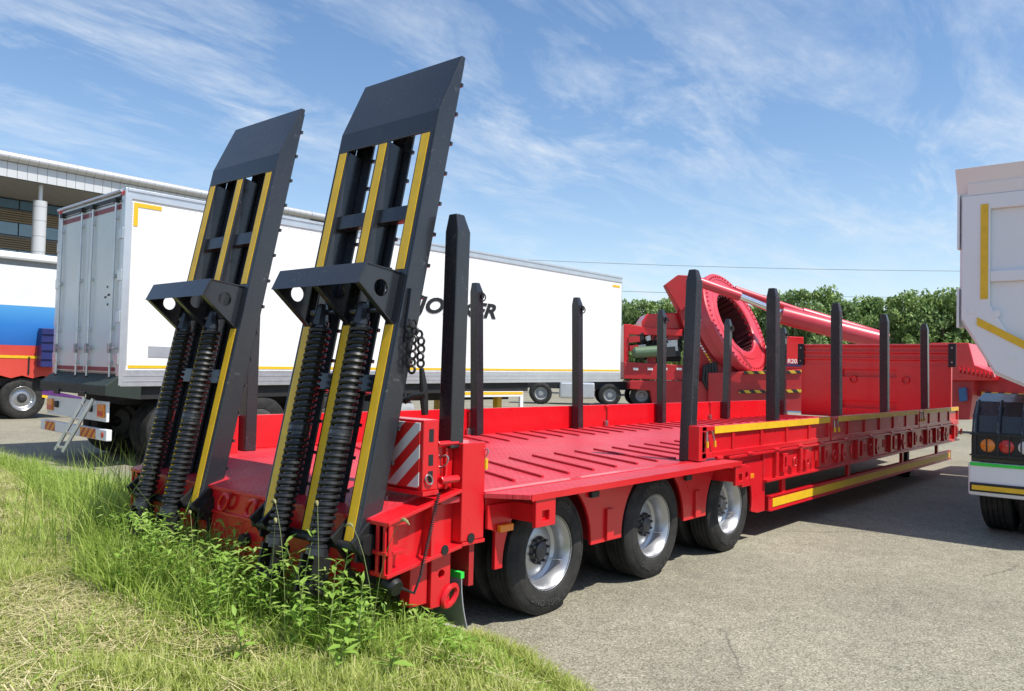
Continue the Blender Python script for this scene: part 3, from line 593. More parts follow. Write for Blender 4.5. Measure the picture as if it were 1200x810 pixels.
# ------------------------------------------------------------------ white box trailer
ra = radians(-1.6); RF = thing('box_trailer', 'long white refrigerated box trailer with polished double rear doors', 'trailer', (.95, 8.51, 0), ra)
L, Wd, H = 12.42, 2.6, 4.02
def zb(x): return 1.19+.15*x/L
bd = MB(); bd.plate([(0.06, zb(0)+.12), (L, zb(L)+.12), (L, H-.04), (.06, H-.04)], .004, Wd-.004, lambda p, q, w: (p, w, q)); bd.build('body', WHITE, RF, local=True)
for s, n in ((0, 'right'), (1, 'left')):
    y0, y1 = ((-.012, .03) if s == 0 else (Wd-.03, Wd+.012))
    b = MB(); b.plate([(0.0, H-.14), (L, H-.14), (L, H), (0.0, H)], y0, y1, lambda p, q, w: (p, w, q)); b.plate([(0.0, H-.035), (L, H-.035), (L, H+.012), (0.0, H+.012)], y0-.014, y1+.014, lambda p, q, w: (p, w, q)); b.build('roof_rail', ALU, RF, local=True, bevel=.006)
    b = MB(); b.plate([(0.0, zb(0)), (L, zb(L)), (L, zb(L)+.24), (0, zb(0)+.24)], y0, y1, lambda p, q, w: (p, w, q)); sk = b.build('skirt_rail', ALU, RF, local=True, bevel=.004)
    for k in (.07, .15): MB().plate([(0.02, zb(0)+k), (L-.02, zb(L)+k), (L-.02, zb(L)+k+.012), (.02, zb(0)+k+.012)], y0-.006 if s == 0 else y1, y0 if s == 0 else y1+.006, lambda p, q, w: (p, w, q)).build('rail_bead', ALU, sk, local=True)
    if s == 0:
        MB().plate([(0.1, zb(0)+.262), (L-.02, zb(L)+.262), (L-.02, zb(L)+.305), (.1, zb(0)+.305)], -.003, .0035, lambda p, q, w: (p, w, q)).build('reflective_strip', YEL, RF, local=True)
        b = MB(); b.box(.1, .16, -.003, .0035, 3.5, 3.84); b.box(.161, .5, -.003, .0035, 3.78, 3.84); b.build('corner_mark', YEL, RF, local=True)
        MB().box(L-.4, L-.08, -.003, .0035, 3.74, 3.8).build('corner_mark', YEL, RF, local=True)
        MB().box(.38, .74, -.003, .0035, 1.62, 1.78).build('grey_plate', ALU, RF, local=True)
        # rivets along the rear edge and the top
        rv = MB()
        for i in range(62): z = 1.5+i*.038; rv.box(.075, .083, -.004, .0035, z, z+.008)
        for i in range(130): rv.box(.2+i*.09, .208+i*.09, -.004, .0035, 3.835, 3.843)
        tag(rv.build('rivets', GALV, RF, local=True), kind='stuff')
MB().box(L, L+.03, .0, Wd, zb(L), H).build('front_wall', ALU, RF, local=True)
# rear frame
b = MB(); b.box(-.03, .07, -.014, .1, 1.2, H+.014); b.build('rear_post', ALU, RF, local=True, bevel=.01); b = MB(); b.box(-.03, .07, Wd-.1, Wd+.014, 1.2, H+.014); b.build('rear_post', ALU, RF, local=True, bevel=.01)
hd = MB().box(-.03, .07, .1, Wd-.1, 3.86, H+.012).build('rear_header', ALU, RF, local=True, bevel=.006)
MB().box(-.038, -.031, .12, Wd-.12, 3.87, 3.93).build('dark_strip', BLACKM, hd, local=True)
for y in (.04, Wd-.12): MB().box(-.05, -.031, y, y+.09, 3.93, 3.99).build('marker_lamp', REDL, hd, local=True, bevel=.006)
MB().cyl((-.06, .05, 3.99), (-.06, Wd-.05, 3.99), .022, 10).build('gutter_pipe', ALU, hd, local=True, smooth=True)
for d, (y0, y1) in enumerate(((.115, 1.29), (1.305, Wd-.115))):
    dr = MB().box(-.02, .05, y0, y1, 1.38, 3.85).build('rear_door', DOORM, RF, local=True, bevel=.008)
    MB().box(-.026, -.021, y0+.02, y1-.02, 3.74, 3.81).build('reflector_band', REDREF, dr, local=True); MB().box(-.026, -.021, y0+.02, y1-.02, 1.4, 1.46).build('reflector_band', REDREF, dr, local=True)
    for yr in ((y0+.22, y1-.13) if d else (y0+.13+.0, y1-.2)):
        rd = MB().cyl((-.055, yr, 1.25), (-.055, yr, 3.88), .017, 10).build('lock_rod', ALU, dr, local=True, smooth=True)
        for z in (1.5, 2.0, 2.75, 3.6): MB().box(-.07, -.02, yr-.035, yr+.035, z, z+.05).build('rod_bracket', ALU, rd, local=True, bevel=.004)
        for z in (1.25, 3.84): MB().box(-.085, -.03, yr-.05, yr+.05, z, z+.07).build('rod_cam', BLACKM, rd, local=True, bevel=.006)
        hh = MB(); hh.box(-.085, -.06, yr-.14, yr+.06, 1.72, 1.75); hh.obox((-.075, yr, 1.735), (.02, 0, 0), (0, .03, 0), (0, 0, .07)); hh.build('lock_handle', STEEL, rd, local=True, bevel=.004)
    for z in (1.5, 2.1, 2.7, 3.3):
        yh = y0-.04 if d == 0 else y1+.04; MB().box(-.045, .0, yh-.07, yh+.07, z, z+.16).build('hinge', ALU, dr, local=True, bevel=.006)
for y, z, s_ in ((.5, 2.62, .05), (.42, 2.5, .09), (.55, 2.47, .07), (.47, 2.36, .05)): MB().box(-.024, -.0205, y, y+s_, z, z+.03).build('decal', BLKTXT, RF, local=True)
# rear sill, lamp panel, bumper bar
b = MB(); b.plate([(-.2, 1.06), (.3, 1.0), (.3, 1.33), (.0, 1.36), (-.2, 1.2)], -.01, Wd+.02, lambda p, q, w: (p, w, q)); sl = b.build('rear_sill', mat('dark_green_sill', (.02, .03, .024), .6), RF, local=True, bevel=.01)
for y in (.7, 1.7): MB().box(-.23, -.2, y, y+.22, 1.02, 1.1).build('buffer', BLACKM, sl, local=True, bevel=.01)
lp = MB().box(-.12, -.08, .12, 2.5, .68, .97).build('lamp_panel', WHITE2, RF, local=True, bevel=.006)
for y in (.16, 2.2): MB().box(-.15, -.121, y, y+.24, .74, .93).build('tail_lamp', AMBER, lp, local=True, bevel=.01); MB().box(-.153, -.1505, y+.02, y+.22, .76, .83).build('lamp_lens', REDL, lp, local=True)
for y in (.62, 1.98): MB().box(-.15, -.121, y, y+.13, .8, .9).build('socket', BLACKM, lp, local=True, bevel=.008)
br = MB().box(-.16, -.08, .0, Wd+.04, .42, .58).build('bumper_bar', WHITE2, RF, local=True, bevel=.012)
for y0, y1 in ((2.0, 2.42), (.38, .95)): MB().box(-.166, -.161, y0, y1, .43, .57).build('chevron_panel', ORW, br, local=True)
MB().cyl((-.17, .13, .5), (-.161, .13, .5), .04, 14).build('round_reflector', REDL, br, local=True)
for y in (.5, 2.0): MB().beam((-.1, y, .55), (-.1, y, .72), .06, .05).build('bumper_stay', WHITE2, br, local=True)
ld = MB(); A0, A1 = Vector((-.2, .5, 1.0)), Vector((-.42, .95, .22))
for o_ in (0, .3): ld.beam(A0+Vector((0, o_-.1, 0)), A1+Vector((0, o_-.1, 0)), .03, .045)
lad = ld.build('ladder', ALU, RF, local=True)
for k in range(4): q = A0.lerp(A1, .12+k*.27); MB().beam(q+Vector((0, -.1, 0)), q+Vector((0, .2, 0)), .03, .03).build('rung', ALU, lad, local=True)
MB().box(.3, 8.8, .55, 2.05, .9, 1.2).build('chassis', DARK, RF, local=True)
MB().plate([(.02, 1.0), (8.9, 1.1), (8.9, zb(8.9)), (.02, zb(0))], .06, .1, lambda p, q, w: (p, w, q)).build('floor_edge', DARK, RF, local=True)
for x in (.95, 2.27, 3.59):
    for y, o_ in ((.06, -1), (2.54, 1)):
        wheel(RF, RF.matrix_basis @ Vector((0, 0, 0)) if False else WM[RF] @ Vector((x, y, .52)), R=.52, w=.28, rr=.29, out=o_, dual=True, dish=.1, rimm=GALV)
MB().cyl((4.6, .3, .7), (5.6, .3, .7), .22, 16).build('air_tank', GALV, RF, local=True, smooth=True)
sg = MB().box(6.3, 8.72, .03, .08, .98, 1.1).build('side_guard', WHITE2, RF, local=True, bevel=.006); MB().box(6.32, 8.7, .026, .0295, 1.03, 1.09).build('reflective_strip', YEL, sg, local=True)
MB().box(8.62, 8.72, .03, .08, .55, .98).build('guard_post', WHITE2, sg, local=True); MB().box(6.3, 8.6, .05, .075, .62, .68).build('guard_rail', BLACKM, sg, local=True)
for y in (.28, 2.2): b = MB(); b.box(8.15, 8.29, y, y+.14, .1, 1.1); b.box(8.08, 8.36, y-.05, y+.19, .01, .1); b.build('landing_leg', YEL, RF, local=True, bevel=.006)
tx = text_mesh('lettering', 'JONKER', .42, BLKTXT, .3, .014); tx.parent = RF; tx.location = (5.52, -.0045, 2.66); tx.rotation_euler = (pi/2, 0, 0); wtx = max(v.co.x for v in tx.data.vertices)-min(v.co.x for v in tx.data.vertices); tx.scale = (2.3/wtx, 1, 1)

# ------------------------------------------------------------------ white tipper on the right
DT = thing('dump_truck', 'white tipper truck with yellow strips, rear corner beside the trailer', 'truck', (5.0, -2.53, 0))
y0, y1 = -1.28, -3.78; yc = (y0+y1)/2
prof = [(-1.30, 3.52), (-1.30, 2.2), (-1.62, 1.66), (-1.95, 1.5), (-3.11, 1.5), (-3.44, 1.66), (-3.76, 2.2), (-3.76, 3.52)]
inner = [(-3.70, 3.52), (-3.70, 2.22), (-3.4, 1.72), (-3.1, 1.56), (-1.96, 1.56), (-1.66, 1.72), (-1.36, 2.22), (-1.36, 3.52)]
MB().yz(prof+inner, 5.092, 10.9).build('tipper_body', WHITE2, DT, bevel=.008)
for x in (6.4, 7.7, 9.0, 10.3):
    for s_ in (1, -1):
        yy = (-1.24, -1.3) if s_ > 0 else (-3.76, -3.82); MB().box(x, x+.12, min(yy), max(yy), 2.2, 3.5).build('body_rib', WHITE2, DT, bevel=.008)
for s_ in (0, 1):
    yy = (-1.36, -1.26) if s_ == 0 else (-3.8, -3.7); MB().box(5.05, 10.95, *yy, 3.523, 3.6).build('top_rail', WHITE2, DT, bevel=.008)
MB().yz([(-1.3, 1.6), (-3.76, 1.6), (-3.76, 3.9), (-1.3, 3.9)], 10.9, 11.0).build('front_bulkhead', WHITE2, DT)
# tailgate
tg = MB().yz([(-1.29, 3.45), (-1.29, 2.18), (-1.6, 1.63), (-1.95, 1.47), (-3.11, 1.47), (-3.46, 1.63), (-3.77, 2.18), (-3.77, 3.45)], 5.03, 5.09).build('tailgate', WHITE2, DT, bevel=.008)
fr = MB(); pfr = [(-1.31, 3.43), (-1.31, 2.19), (-1.61, 1.66), (-1.96, 1.49), (-3.1, 1.49), (-3.45, 1.66), (-3.75, 2.19), (-3.75, 3.43)]; hol = [(-1.56, 3.28), (-1.56, 2.32), (-1.76, 1.95), (-2.05, 1.8), (-3.0, 1.8), (-3.3, 1.95), (-3.5, 2.32), (-3.5, 3.28)]
fr.yz(pfr, 4.98, 5.028, [hol]); fr.build('gate_frame', WHITE2, tg, bevel=.01)
MB().box(4.985, 5.028, -3.5, -1.56, 2.55, 2.66).build('gate_bar', WHITE2, tg, bevel=.008)
b = MB(); b.xz([(4.9, 3.70), (4.98, 3.70), (5.06, 3.47), (5.02, 3.45)], -3.8, -1.26); b.xz([(4.96, 3.55), (5.0, 3.55), (5.03, 3.44), (4.99, 3.43)], -3.72, -1.36); b.build('top_lip', WHITE2, tg, bevel=.006)
MB().box(5.1, 5.19, -1.31, -1.27, 2.1, 3.5).build('gate_hinge_post', WHITE2, DT, bevel=.006)
MB().box(5.0, 5.1, -1.285, -1.262, 2.9, 3.46).build('gate_latch', WHITE2, tg, bevel=.004); MB().box(5.0, 5.1, -1.285, -1.262, 2.1, 2.5).build('gate_latch', WHITE2, tg, bevel=.004)
MB().box(4.973, 4.979, -1.545, -1.478, 2.38, 3.33).build('reflective_strip', YEL, tg)
MB().plate([(-1.45, 2.2), (-1.45, 2.12), (-2.3, 1.62), (-2.3, 1.7)], 4.972, 4.9785, lambda p, q, w: (w, p, q)).build('reflective_strip', YEL, tg)
for y, z in ((-1.4, 2.27), (-1.62, 2.23), (-1.75, 1.8)): MB().cyl((4.972, y, z), (4.982, y, z), .035, 14).build('gate_boss', WHITE2, tg, smooth=True)
for s_ in (0, 1):
    yy = -2.15 if s_ == 0 else -3.0; MB().box(5.3, 12.6, yy-.05, yy+.05, 1.0, 1.3).build('chassis_rail', DARK, DT)
MB().box(5.15, 5.3, -3.5, -1.6, .98, 1.25).build('rear_cross_beam', DARK, DT)
# rear mudguards with lamp cage, painted bumper, reflective bar
for s_ in (1, -1):
    def Y(d): return sorted((-2.53+s_*(1.25-d), -2.53+s_*(1.25-d)))[0]
    a, bb = sorted((-2.53+s_*1.13, -2.53+s_*.45))
    mg = MB(); mg.plate([(5.02, .76), (5.02, 1.0), (5.08, 1.22), (5.24, 1.36), (5.6, 1.44), (5.6, 1.40), (5.26, 1.32), (5.11, 1.19), (5.055, 1.0), (5.055, .76)], a, bb, lambda p, q, w: (p, w, q)); mo = mg.build('mudguard', BLACK, DT, bevel=.004)
    for k in range(4): q = a+.04+(bb-a-.08)*k/3; MB().tube([(4.99, q, .98), (5.0, q, 1.1), (5.06, q, 1.24), (5.18, q, 1.37)], .014, 6).build('guard_rib', BLACK, mo, smooth=True)
    lb = MB().box(4.985, 5.018, a+.01, bb-.01, .80, 1.06).build('lamp_box', BLACKM, mo, bevel=.008)
    for k, m_ in enumerate((AMBER, REDL, WLENS)):
        q = -2.53+s_*(.98-.16*k); MB().lathe([(.001, .02), (.035, .018), (.062, .008), (.066, 0)], (4.985, q, .93), (-1, 0, 0), 18).build('lamp', m_, lb, smooth=True)
    cg = MB()
    for k in range(7): q = a+.05+(bb-a-.1)*k/6; cg.box(4.94, 4.95, q-.006, q+.006, .83, 1.04)
    cg.box(4.938, 4.952, a, bb, .825, .84); cg.box(4.938, 4.952, a, bb, 1.03, 1.045); cg.build('lamp_grille', BLACKM, lb)
    bp_ = MB().box(4.97, 5.03, a-.02, bb+.02, .43, .76).build('bumper_panel', WHITE2, DT, bevel=.025)
    MB().box(4.962, 4.9695, a, bb, .725, .757).build('green_tape', GREEN, bp_); MB().box(4.95, 4.969, a+.06, bb-.0, .47, .56).build('bumper_bar', BLACKM, bp_, bevel=.008)
    MB().box(4.945, 4.9495, a+.07, bb-.02, .49, .535).build('reflective_strip', YEL, bp_)
for x in (5.86, 7.22):
    for y, o_ in ((-1.4, 1), (-3.66, -1)): wheel(DT, (x, y, .53), R=.53, w=.29, rr=.3, out=o_, dual=True)
for y, o_ in ((-1.42, 1), (-3.64, -1)): wheel(DT, (10.9, y, .53), R=.53, w=.3, rr=.3, out=o_, dual=False)
b = MB(); b.xz([(11.15, 1.0), (11.15, 3.0), (11.4, 3.15), (12.7, 3.1), (13.05, 1.9), (13.1, .55), (12.4, .55), (12.3, 1.0)], -3.72, -1.34); cb_ = b.build('cab', WHITE2, DT, bevel=.03)
MB().box(11.6, 12.6, -1.338, -1.33, 1.95, 2.75).build('side_window', GLASS, cb_); MB().box(11.6, 12.6, -3.73, -3.722, 1.95, 2.75).build('side_window', GLASS, cb_)
MB().cyl((8.2, -1.6, .85), (9.4, -1.6, .85), .28, 18).build('fuel_tank', ALU, DT, smooth=True)

# ------------------------------------------------------------------ red drilling rig far behind (local frame: x right, y away, z up as seen along the lot)
DP = 38.; rz_ = YAW-pi/2
base = at(800, 474, DP); base.z = 0
RG = thing('drilling_rig', 'red drilling rig truck with big slew ring and ram behind white trailer', 'drilling rig', base, rz_)
def P_(u, v, dd=0.):
    q = WM[RG].inverted() @ at(u, v, DP+dd); return q
def quad(poly, d0, d1):
    b = MB(); n = len(poly); V = [P_(u, v, d0) for u, v in poly] + [P_(u, v, d0)+Vector((0, d1-d0, 0)) for u, v in poly]
    return b.add(V, [tuple(range(n))[::-1], tuple(range(n, 2*n))] + [(i, (i+1) % n, (i+1) % n+n, i+n) for i in range(n)])
rigc = quad([(738, 446), (940, 448), (940, 476), (765, 476), (762, 458), (738, 456)], -.4, 2.0).build('chassis', REDDULL, RG, local=True, bevel=.03)
quad([(830, 437), (941, 433), (941, 482), (830, 480)], -.6, 2.2).build('side_frame', REDDULL, RG, local=True, bevel=.03)
for (u0, u1, v0, v1) in ((872, 940, 435, 438.5), (866, 940, 457.5, 461)):
    quad([(u0, v0), (u1, v0-1), (u1, v1-1), (u0, v1)], -.68, -.62).build('hazard_strip', HAZ, RG, local=True)
quad([(919, 394), (942, 395), (942, 433), (919, 433)], .2, 2.6).build('winch_house', RED, RG, local=True, bevel=.04)
o = text_mesh('lettering', 'R20.20', .28, WTXT, .1, .006); o.parent = RG; o.location = P_(922.5, 425.5, .19); o.rotation_euler = (pi/2, 0, 0)
quad([(920, 427), (941, 427), (941, 429.5), (920, 429.5)], .12, .19).build('blue_stripe', NAVY, RG, local=True)
# engine deck
quad([(731, 380), (737, 380), (760, 384), (790, 386), (800, 386), (800, 394), (737, 392), (737, 440), (731, 440)], .0, 1.8).build('engine_cowl', RED, RG, local=True, bevel=.03)
quad([(752, 377), (758, 368), (800, 366), (806, 386), (752, 386)], .6, 2.6).build('hood', RED, RG, local=True, bevel=.04)
quad([(731, 424), (800, 428), (800, 446), (731, 444)], -.2, 2.0).build('engine_bed', REDDULL, RG, local=True, bevel=.03)
for i in range(4): u = 742+i*17; quad([(u, 431), (u+6, 431.3), (u+6, 434), (u, 433.7)], -.26, -.21).build('step_plate', WTXT, RG, local=True)
eb = MB(); random.seed(5)
en = quad([(755, 394), (798, 395), (798, 424), (755, 421)], .5, 1.6).build('engine', DARK, RG, local=True, bevel=.03)
for i in range(26):
    u, v = random.uniform(742, 797), random.uniform(391, 422); c = P_(u, v, random.uniform(-.05, .45)); s1 = random.uniform(.06, .28)
    m_ = random.choice((DARK, BLACKM, STEEL, REDDULL))
    if i % 3: MB().obox(c, (s1, 0, .03), (0, .15, 0), (-.02, 0, s1*random.uniform(.4, 1.2))).build('engine_block', m_, en, local=True)
    else: MB().tube([c, c+Vector((random.uniform(-.6, .6), 0, random.uniform(-.5, .5))), c+Vector((random.uniform(-.8, .8), .1, random.uniform(-.6, .3)))], .05, 6).build('engine_hose', m_, en, local=True, smooth=True)
c0, c1 = P_(741, 413.5, -.2), P_(775, 411.5, -.2); MB().lathe([(.001, 0), (.18, .02), (.27, .12), (.27, 1.25), (.18, 1.35), (.001, 1.37)], c0, c1-c0, 18).build('air_tank', TANKG, RG, local=True, smooth=True)
# tilting mast plate with dotted edges
quad([(779, 334), (795, 322), (812, 324), (826, 356), (862, 420), (868, 440), (842, 470), (800, 448), (806, 400), (796, 366)], .0, .5).build('mast_plate', REDDULL, RG, local=True, bevel=.03)
quad([(779, 334), (795, 322), (822, 324), (822, 340), (798, 365)], -.5, -.06).build('mast_head', REDDULL, RG, local=True, bevel=.03)
mp_ = quad([(826, 352), (834, 358), (868, 412), (882, 430), (872, 438), (860, 425)], -.3, -.05).build('mast_edge', REDPINK, RG, local=True, bevel=.02)
def dots(pts, n, m0):
    for i in range(n):
        t_ = i/(n-1); u = pts[0][0]+(pts[1][0]-pts[0][0])*t_; v = pts[0][1]+(pts[1][1]-pts[0][1])*t_
        quad([(u-1.2, v-1.3), (u+1.0, v-.6), (u+1.2, v+1.3), (u-1, v+.6)], -.38, -.31).build('edge_mark', YEL if t_ > .35 else WTXT, m0, local=True)
dots([(820, 372), (846, 415)], 15, mp_); dots([(818, 399), (843, 441)], 14, mp_)
hs = MB()
for i in range(5): hs.tube([P_(826+i*3, 428-i, -.4), P_(824+i*4, 445, -.5), P_(832+i*3, 460+i, -.4)], .09, 6)
tag(hs.build('hoses', BLACKM, RG, local=True, smooth=True), kind='stuff')
THROAT = mat('dark_maroon_throat', (.07, .012, .014), .6)
# slew ring: big tilted annulus with teeth marks and a dark throat
VD = (WM[RG].to_3x3().inverted() @ F_).normalized(); RR = (WM[RG].to_3x3().inverted() @ R_).normalized(); UU = (WM[RG].to_3x3().inverted() @ U_).normalized()
nrm = (-VD*.58 + (RR*.861+UU*.508)*.815).normalized(); rc = P_(862, 378, 1.)
px = DP/FPX
ring = MB().lathe([(1.55, -.9), (1.55, .0), (1.62, .05), (1.95, .05), (1.97, .02), (2.3, .02), (2.32, .05), (2.6, .05), (2.65, 0), (2.65, -.35), (2.35, -.4), (2.35, -.9)], rc, nrm, 64, close=True).build('slew_ring', REDPINK, RG, local=True, smooth=True)
MB().lathe([(.001, -1.0), (1.5, -1.0), (1.515, -.2)], rc, nrm, 40).build('ring_throat', THROAT, ring, local=True, smooth=True)
a_ = nrm.orthogonal().normalized(); b_ = nrm.cross(a_); bolt = None
for i in range(60):
    th = 2*pi*i/60; q = rc + (a_*cos(th)+b_*sin(th))*2.46 + nrm*.05
    if bolt is None: bolt = MB().cyl(-nrm*.01, nrm*.05, .042, 6).build('ring_bolt', REDDULL, ring, local=True); o = bolt
    else: o = inst(bolt, ring)
    o.location = q
for i in range(28):
    th = 2*pi*i/28; q = rc + (a_*cos(th)+b_*sin(th))*1.47 - nrm*.45; MB().obox(q, nrm*.4, (a_*cos(th)+b_*sin(th))*.05, (b_*cos(th)-a_*sin(th))*.05).build('throat_rib', THROAT, ring, local=True)
# rams
def ram(p, q, r, name, m_): return MB().cyl(P_(*p), P_(*q), r, 20).build(name, m_, RG, local=True, smooth=True)
ram((818, 330, -1.6), (867, 347.5, -1.6), .22, 'ram_gland', REDPINK); ram((866, 347, -1.6), (920, 369, -1.6), .16, 'ram_rod', CHROME); ram((916, 369.5, -1.6), (1034, 400, -2.6), .4, 'ram_barrel', REDPINK)
ram((861, 339, 1.4), (940, 366, 1.4), .17, 'ram_rod', REDPINK); ram((940, 366, 1.4), (1040, 396, 1.), .24, 'ram_barrel', REDPINK)
MB().tube([P_(930, 368, -1.8), P_(970, 378, -2.2), P_(1000, 389, -2.4), P_(1030, 393, -2.5)], .05, 6).build('ram_pipe', REDDULL, RG, local=True, smooth=True)
quad([(930, 415), (1110, 415), (1110, 470), (930, 470)], 2.8, 4.2).build('rear_house', REDDULL, RG, local=True, bevel=.05)
# carrier wheels
for u in (634, 715, 752):
    c = WM[RG] @ P_(u, 461, 0.); 
    b = MB(); axw = Vector((0, -1, 0)); cc = P_(u, 461.5, 0); cc.z = .52
    o = MB().lathe([(.3, -.3), (.31, -.02), (.29, -.03), (.25, -.12), (.16, -.12), (.12, -.06), (.001, -.06)], cc, axw, 24).build('wheel', GALV, RG, local=True, smooth=True)
    MB().lathe([(.3, -.3), (.45, -.3), (.52, -.27), (.52, -.04), (.45, 0), (.36, .01), (.3, -.02)], cc, axw, 32, close=True).build('tyre', RUB, o, local=True, smooth=True)
    MB().lathe([(.3, -.3), (.45, -.3), (.52, -.27), (.52, -.04), (.45, 0), (.36, .01), (.3, -.02)], cc+Vector((0, 1.9, 0)), axw, 32, close=True).build('tyre', RUB, o, local=True, smooth=True)
q0, q1 = P_(656, 458, .2), P_(697, 459, .2); MB().box(q0.x, q1.x, q0.y, q0.y+.7, q0.z-.35, q0.z+.42).build('fuel_tank', ALU, RG, local=True, bevel=.08)
q0, q1 = P_(610, 452, .3), P_(800, 450, .3); MB().box(q0.x, q1.x, q0.y+.4, q0.y+1.6, .75, 1.15).build('frame_rail', DARK, RG, local=True)

# ------------------------------------------------------------------ second red trailer beyond the tipper
b2 = on(1160, 500, 2, 0.); b2 = Vector((22.5, .6, 0))
T2 = thing('red_trailer', 'red low trailer front with serrated top edge beyond the white tipper', 'trailer', b2)
def Q_(u, v, x=22.5): q = on(u, v, 0, x) - b2; return q
def q2(poly, x0, x1, name, m_, par=None, bev=.02):
    n = len(poly); b = MB(); V = [Q_(u, v, x0) for u, v in poly]; V += [p+Vector((x1-x0, 0, 0)) for p in V]
    return b.add(V, [tuple(range(n)), tuple(range(n, 2*n))[::-1]] + [(i, (i+1) % n, (i+1) % n+n, i+n) for i in range(n)]).build(name, m_, par or T2, local=True, bevel=bev)
q2([(1090, 402), (1135, 402), (1142, 428), (1165, 437), (1163, 446), (1090, 446)], 22.5, 24.5, 'body', RED)
q2([(1090, 446), (1142, 446), (1136, 492), (1090, 492)], 22.7, 24., 'neck', REDDULL)
for i in range(9): u = 1121+i*5; q2([(u, 431+i*.9), (u+3, 430+i*.9), (u+4.6, 435+i*.9), (u+2, 437+i*.9)], 22.3, 22.5, 'tooth', RED, bev=0)
q2([(1141, 440), (1280, 446), (1280, 470), (1141, 464)], 23.4, 24.6, 'deck_frame', REDDULL)
q2([(1150, 459), (1280, 466), (1280, 470), (1150, 463)], 23.3, 23.39, 'hazard_strip', stripes('trailer_hazard_print', (.62, .42, .03), (.02, .02, .02), .12, radians(45)), bev=0)
q2([(1123, 455), (1131, 454), (1132, 470), (1124, 471)], 22.4, 22.68, 'valve_box', mat('blue_box_paint', (.02, .09, .22), .4))
for u in (1100, 1230): q2([(u, 465), (u+14, 465), (u+14, 497), (u, 497)], 24., 24.4, 'leg', DARK)

# ------------------------------------------------------------------ curtain-sided trailer at the left
CT = thing('curtain_trailer', 'curtain sided trailer in white, blue and red bands behind white box trailer', 'trailer', (-2, 21., 0))
XE = 4.4
def band(poly, name, m_): return MB().xz(poly, 19.8, 22.2).build(name, m_, CT, bevel=.01)
MB().xz([(-9, 2.75), (XE, 2.92), (XE, 3.92), (-9, 3.92)], 19.8, 22.2).build('white_curtain', WHP, CT)
MB().xz([(-9, 1.8), (XE, 1.9), (XE, 2.918), (-9, 2.748)], 19.8, 22.2).build('blue_curtain', BLUEP, CT)
sc_ = [(XE, 1.12)]
for i in range(26): x = XE-.5*i; sc_ += [(x-.25, 1.05), (x-.5, 1.12)]
MB().xz([(-9, 1.798), (XE, 1.898)]+[q for q in sc_ if q[0] > -9]+[(-9, 1.12)], 19.8, 22.2).build('red_curtain', REDP, CT)
MB().box(-9, XE, 19.79, 19.798, 1.56, 1.63).build('reflective_strip', YEL, CT)
MB().box(3.52, 3.56, 19.78, 19.795, 1.15, 1.6).build('curtain_strap', BLACKM, CT)
MB().box(-9, XE+.1, 19.7, 22.3, 4.07, 4.26).build('roof', WHITE, CT, bevel=.05); MB().box(-9, XE, 19.85, 22.2, 3.92, 4.07).build('gutter', GALV, CT)
hb_ = MB().box(3.72, 4.12, 19.5, 19.77, 1.35, 2.35).build('headboard', NAVY, CT, bevel=.01)
for z in (1.55, 1.78, 2.0, 2.2): MB().box(3.71, 4.13, 19.47, 19.498, z, z+.06).build('headboard_rib', NAVY, hb_)
MB().box(-9, XE+.3, 19.95, 22., .85, 1.05).build('chassis', DARK, CT)
b = MB(); b.xz([(3.9, .62), (4.9, .45), (4.9, .55), (3.9, .78)], 19.85, 19.95); b.xz([(4.3, .7), (4.5, .7), (4.7, 1.1), (4.55, 1.1)], 19.87, 19.93); b.build('tow_frame', PURP, CT)
MB().xz([(3.9, .55), (4.9, .42), (4.9, .47), (3.9, .62)], 19.83, 19.845).build('reflective_strip', YEL, CT)
for x in (3.46, 2.1, -6.):
    for y, o_ in ((19.85, -1), (22.15, 1)): wheel(CT, (x, y, .53), R=.53, w=.28, rr=.3, out=o_, dual=True, dish=.09)

# ------------------------------------------------------------------ building at the far left
BL = thing('exhibition_hall', 'large pale hall with round pipe roof edge, louvres and ribbon windows', 'building', (20, 56, 0))
YB = 52.7; YW = 60.
MB().box(-14, 44, YB+.5, 80, 13.9, 14.2).build('roof', TUBEM, BL)
tube0 = None
for i in range(44):
    if tube0 is None: tube0 = MB().tube([(0, 0, 0), (.555, 0, 0)], .3, 14).build('roof_pipe', TUBEM, BL, smooth=True, local=True); o = tube0
    else: o = inst(tube0, BL)
    o.location = (10+i*.57-20, YB-56, 14.0)
MB().tube([(-14, YB, 14.), (9.99, YB, 14.)], .3, 14).build('roof_pipe', TUBEM, BL, smooth=True); MB().tube([(35.1, YB, 14.), (44, YB, 14.)], .3, 14).build('roof_pipe', TUBEM, BL, smooth=True)
pn = None
for i in range(44):
    if pn is None: pn = MB().box(0, .552, -.04, .04, -.47, .47).build('fascia_panel', PANEL, BL, local=True, bevel=.01); o = pn
    else: o = inst(pn, BL)
    o.location = (10.05+i*.57-20, YB+.12-56, 13.22)
MB().box(-14, 44, YB+.17, YB+.4, 12.74, 13.95).build('fascia_back', mat('dark_joint_steel', (.12, .12, .12), .7), BL)  # even dark grey backing, shows in the joints between fascia panels
MB().box(-14, 44, YB+.41, YW+.0, 12.75, 12.9).build('soffit', SOFF, BL)
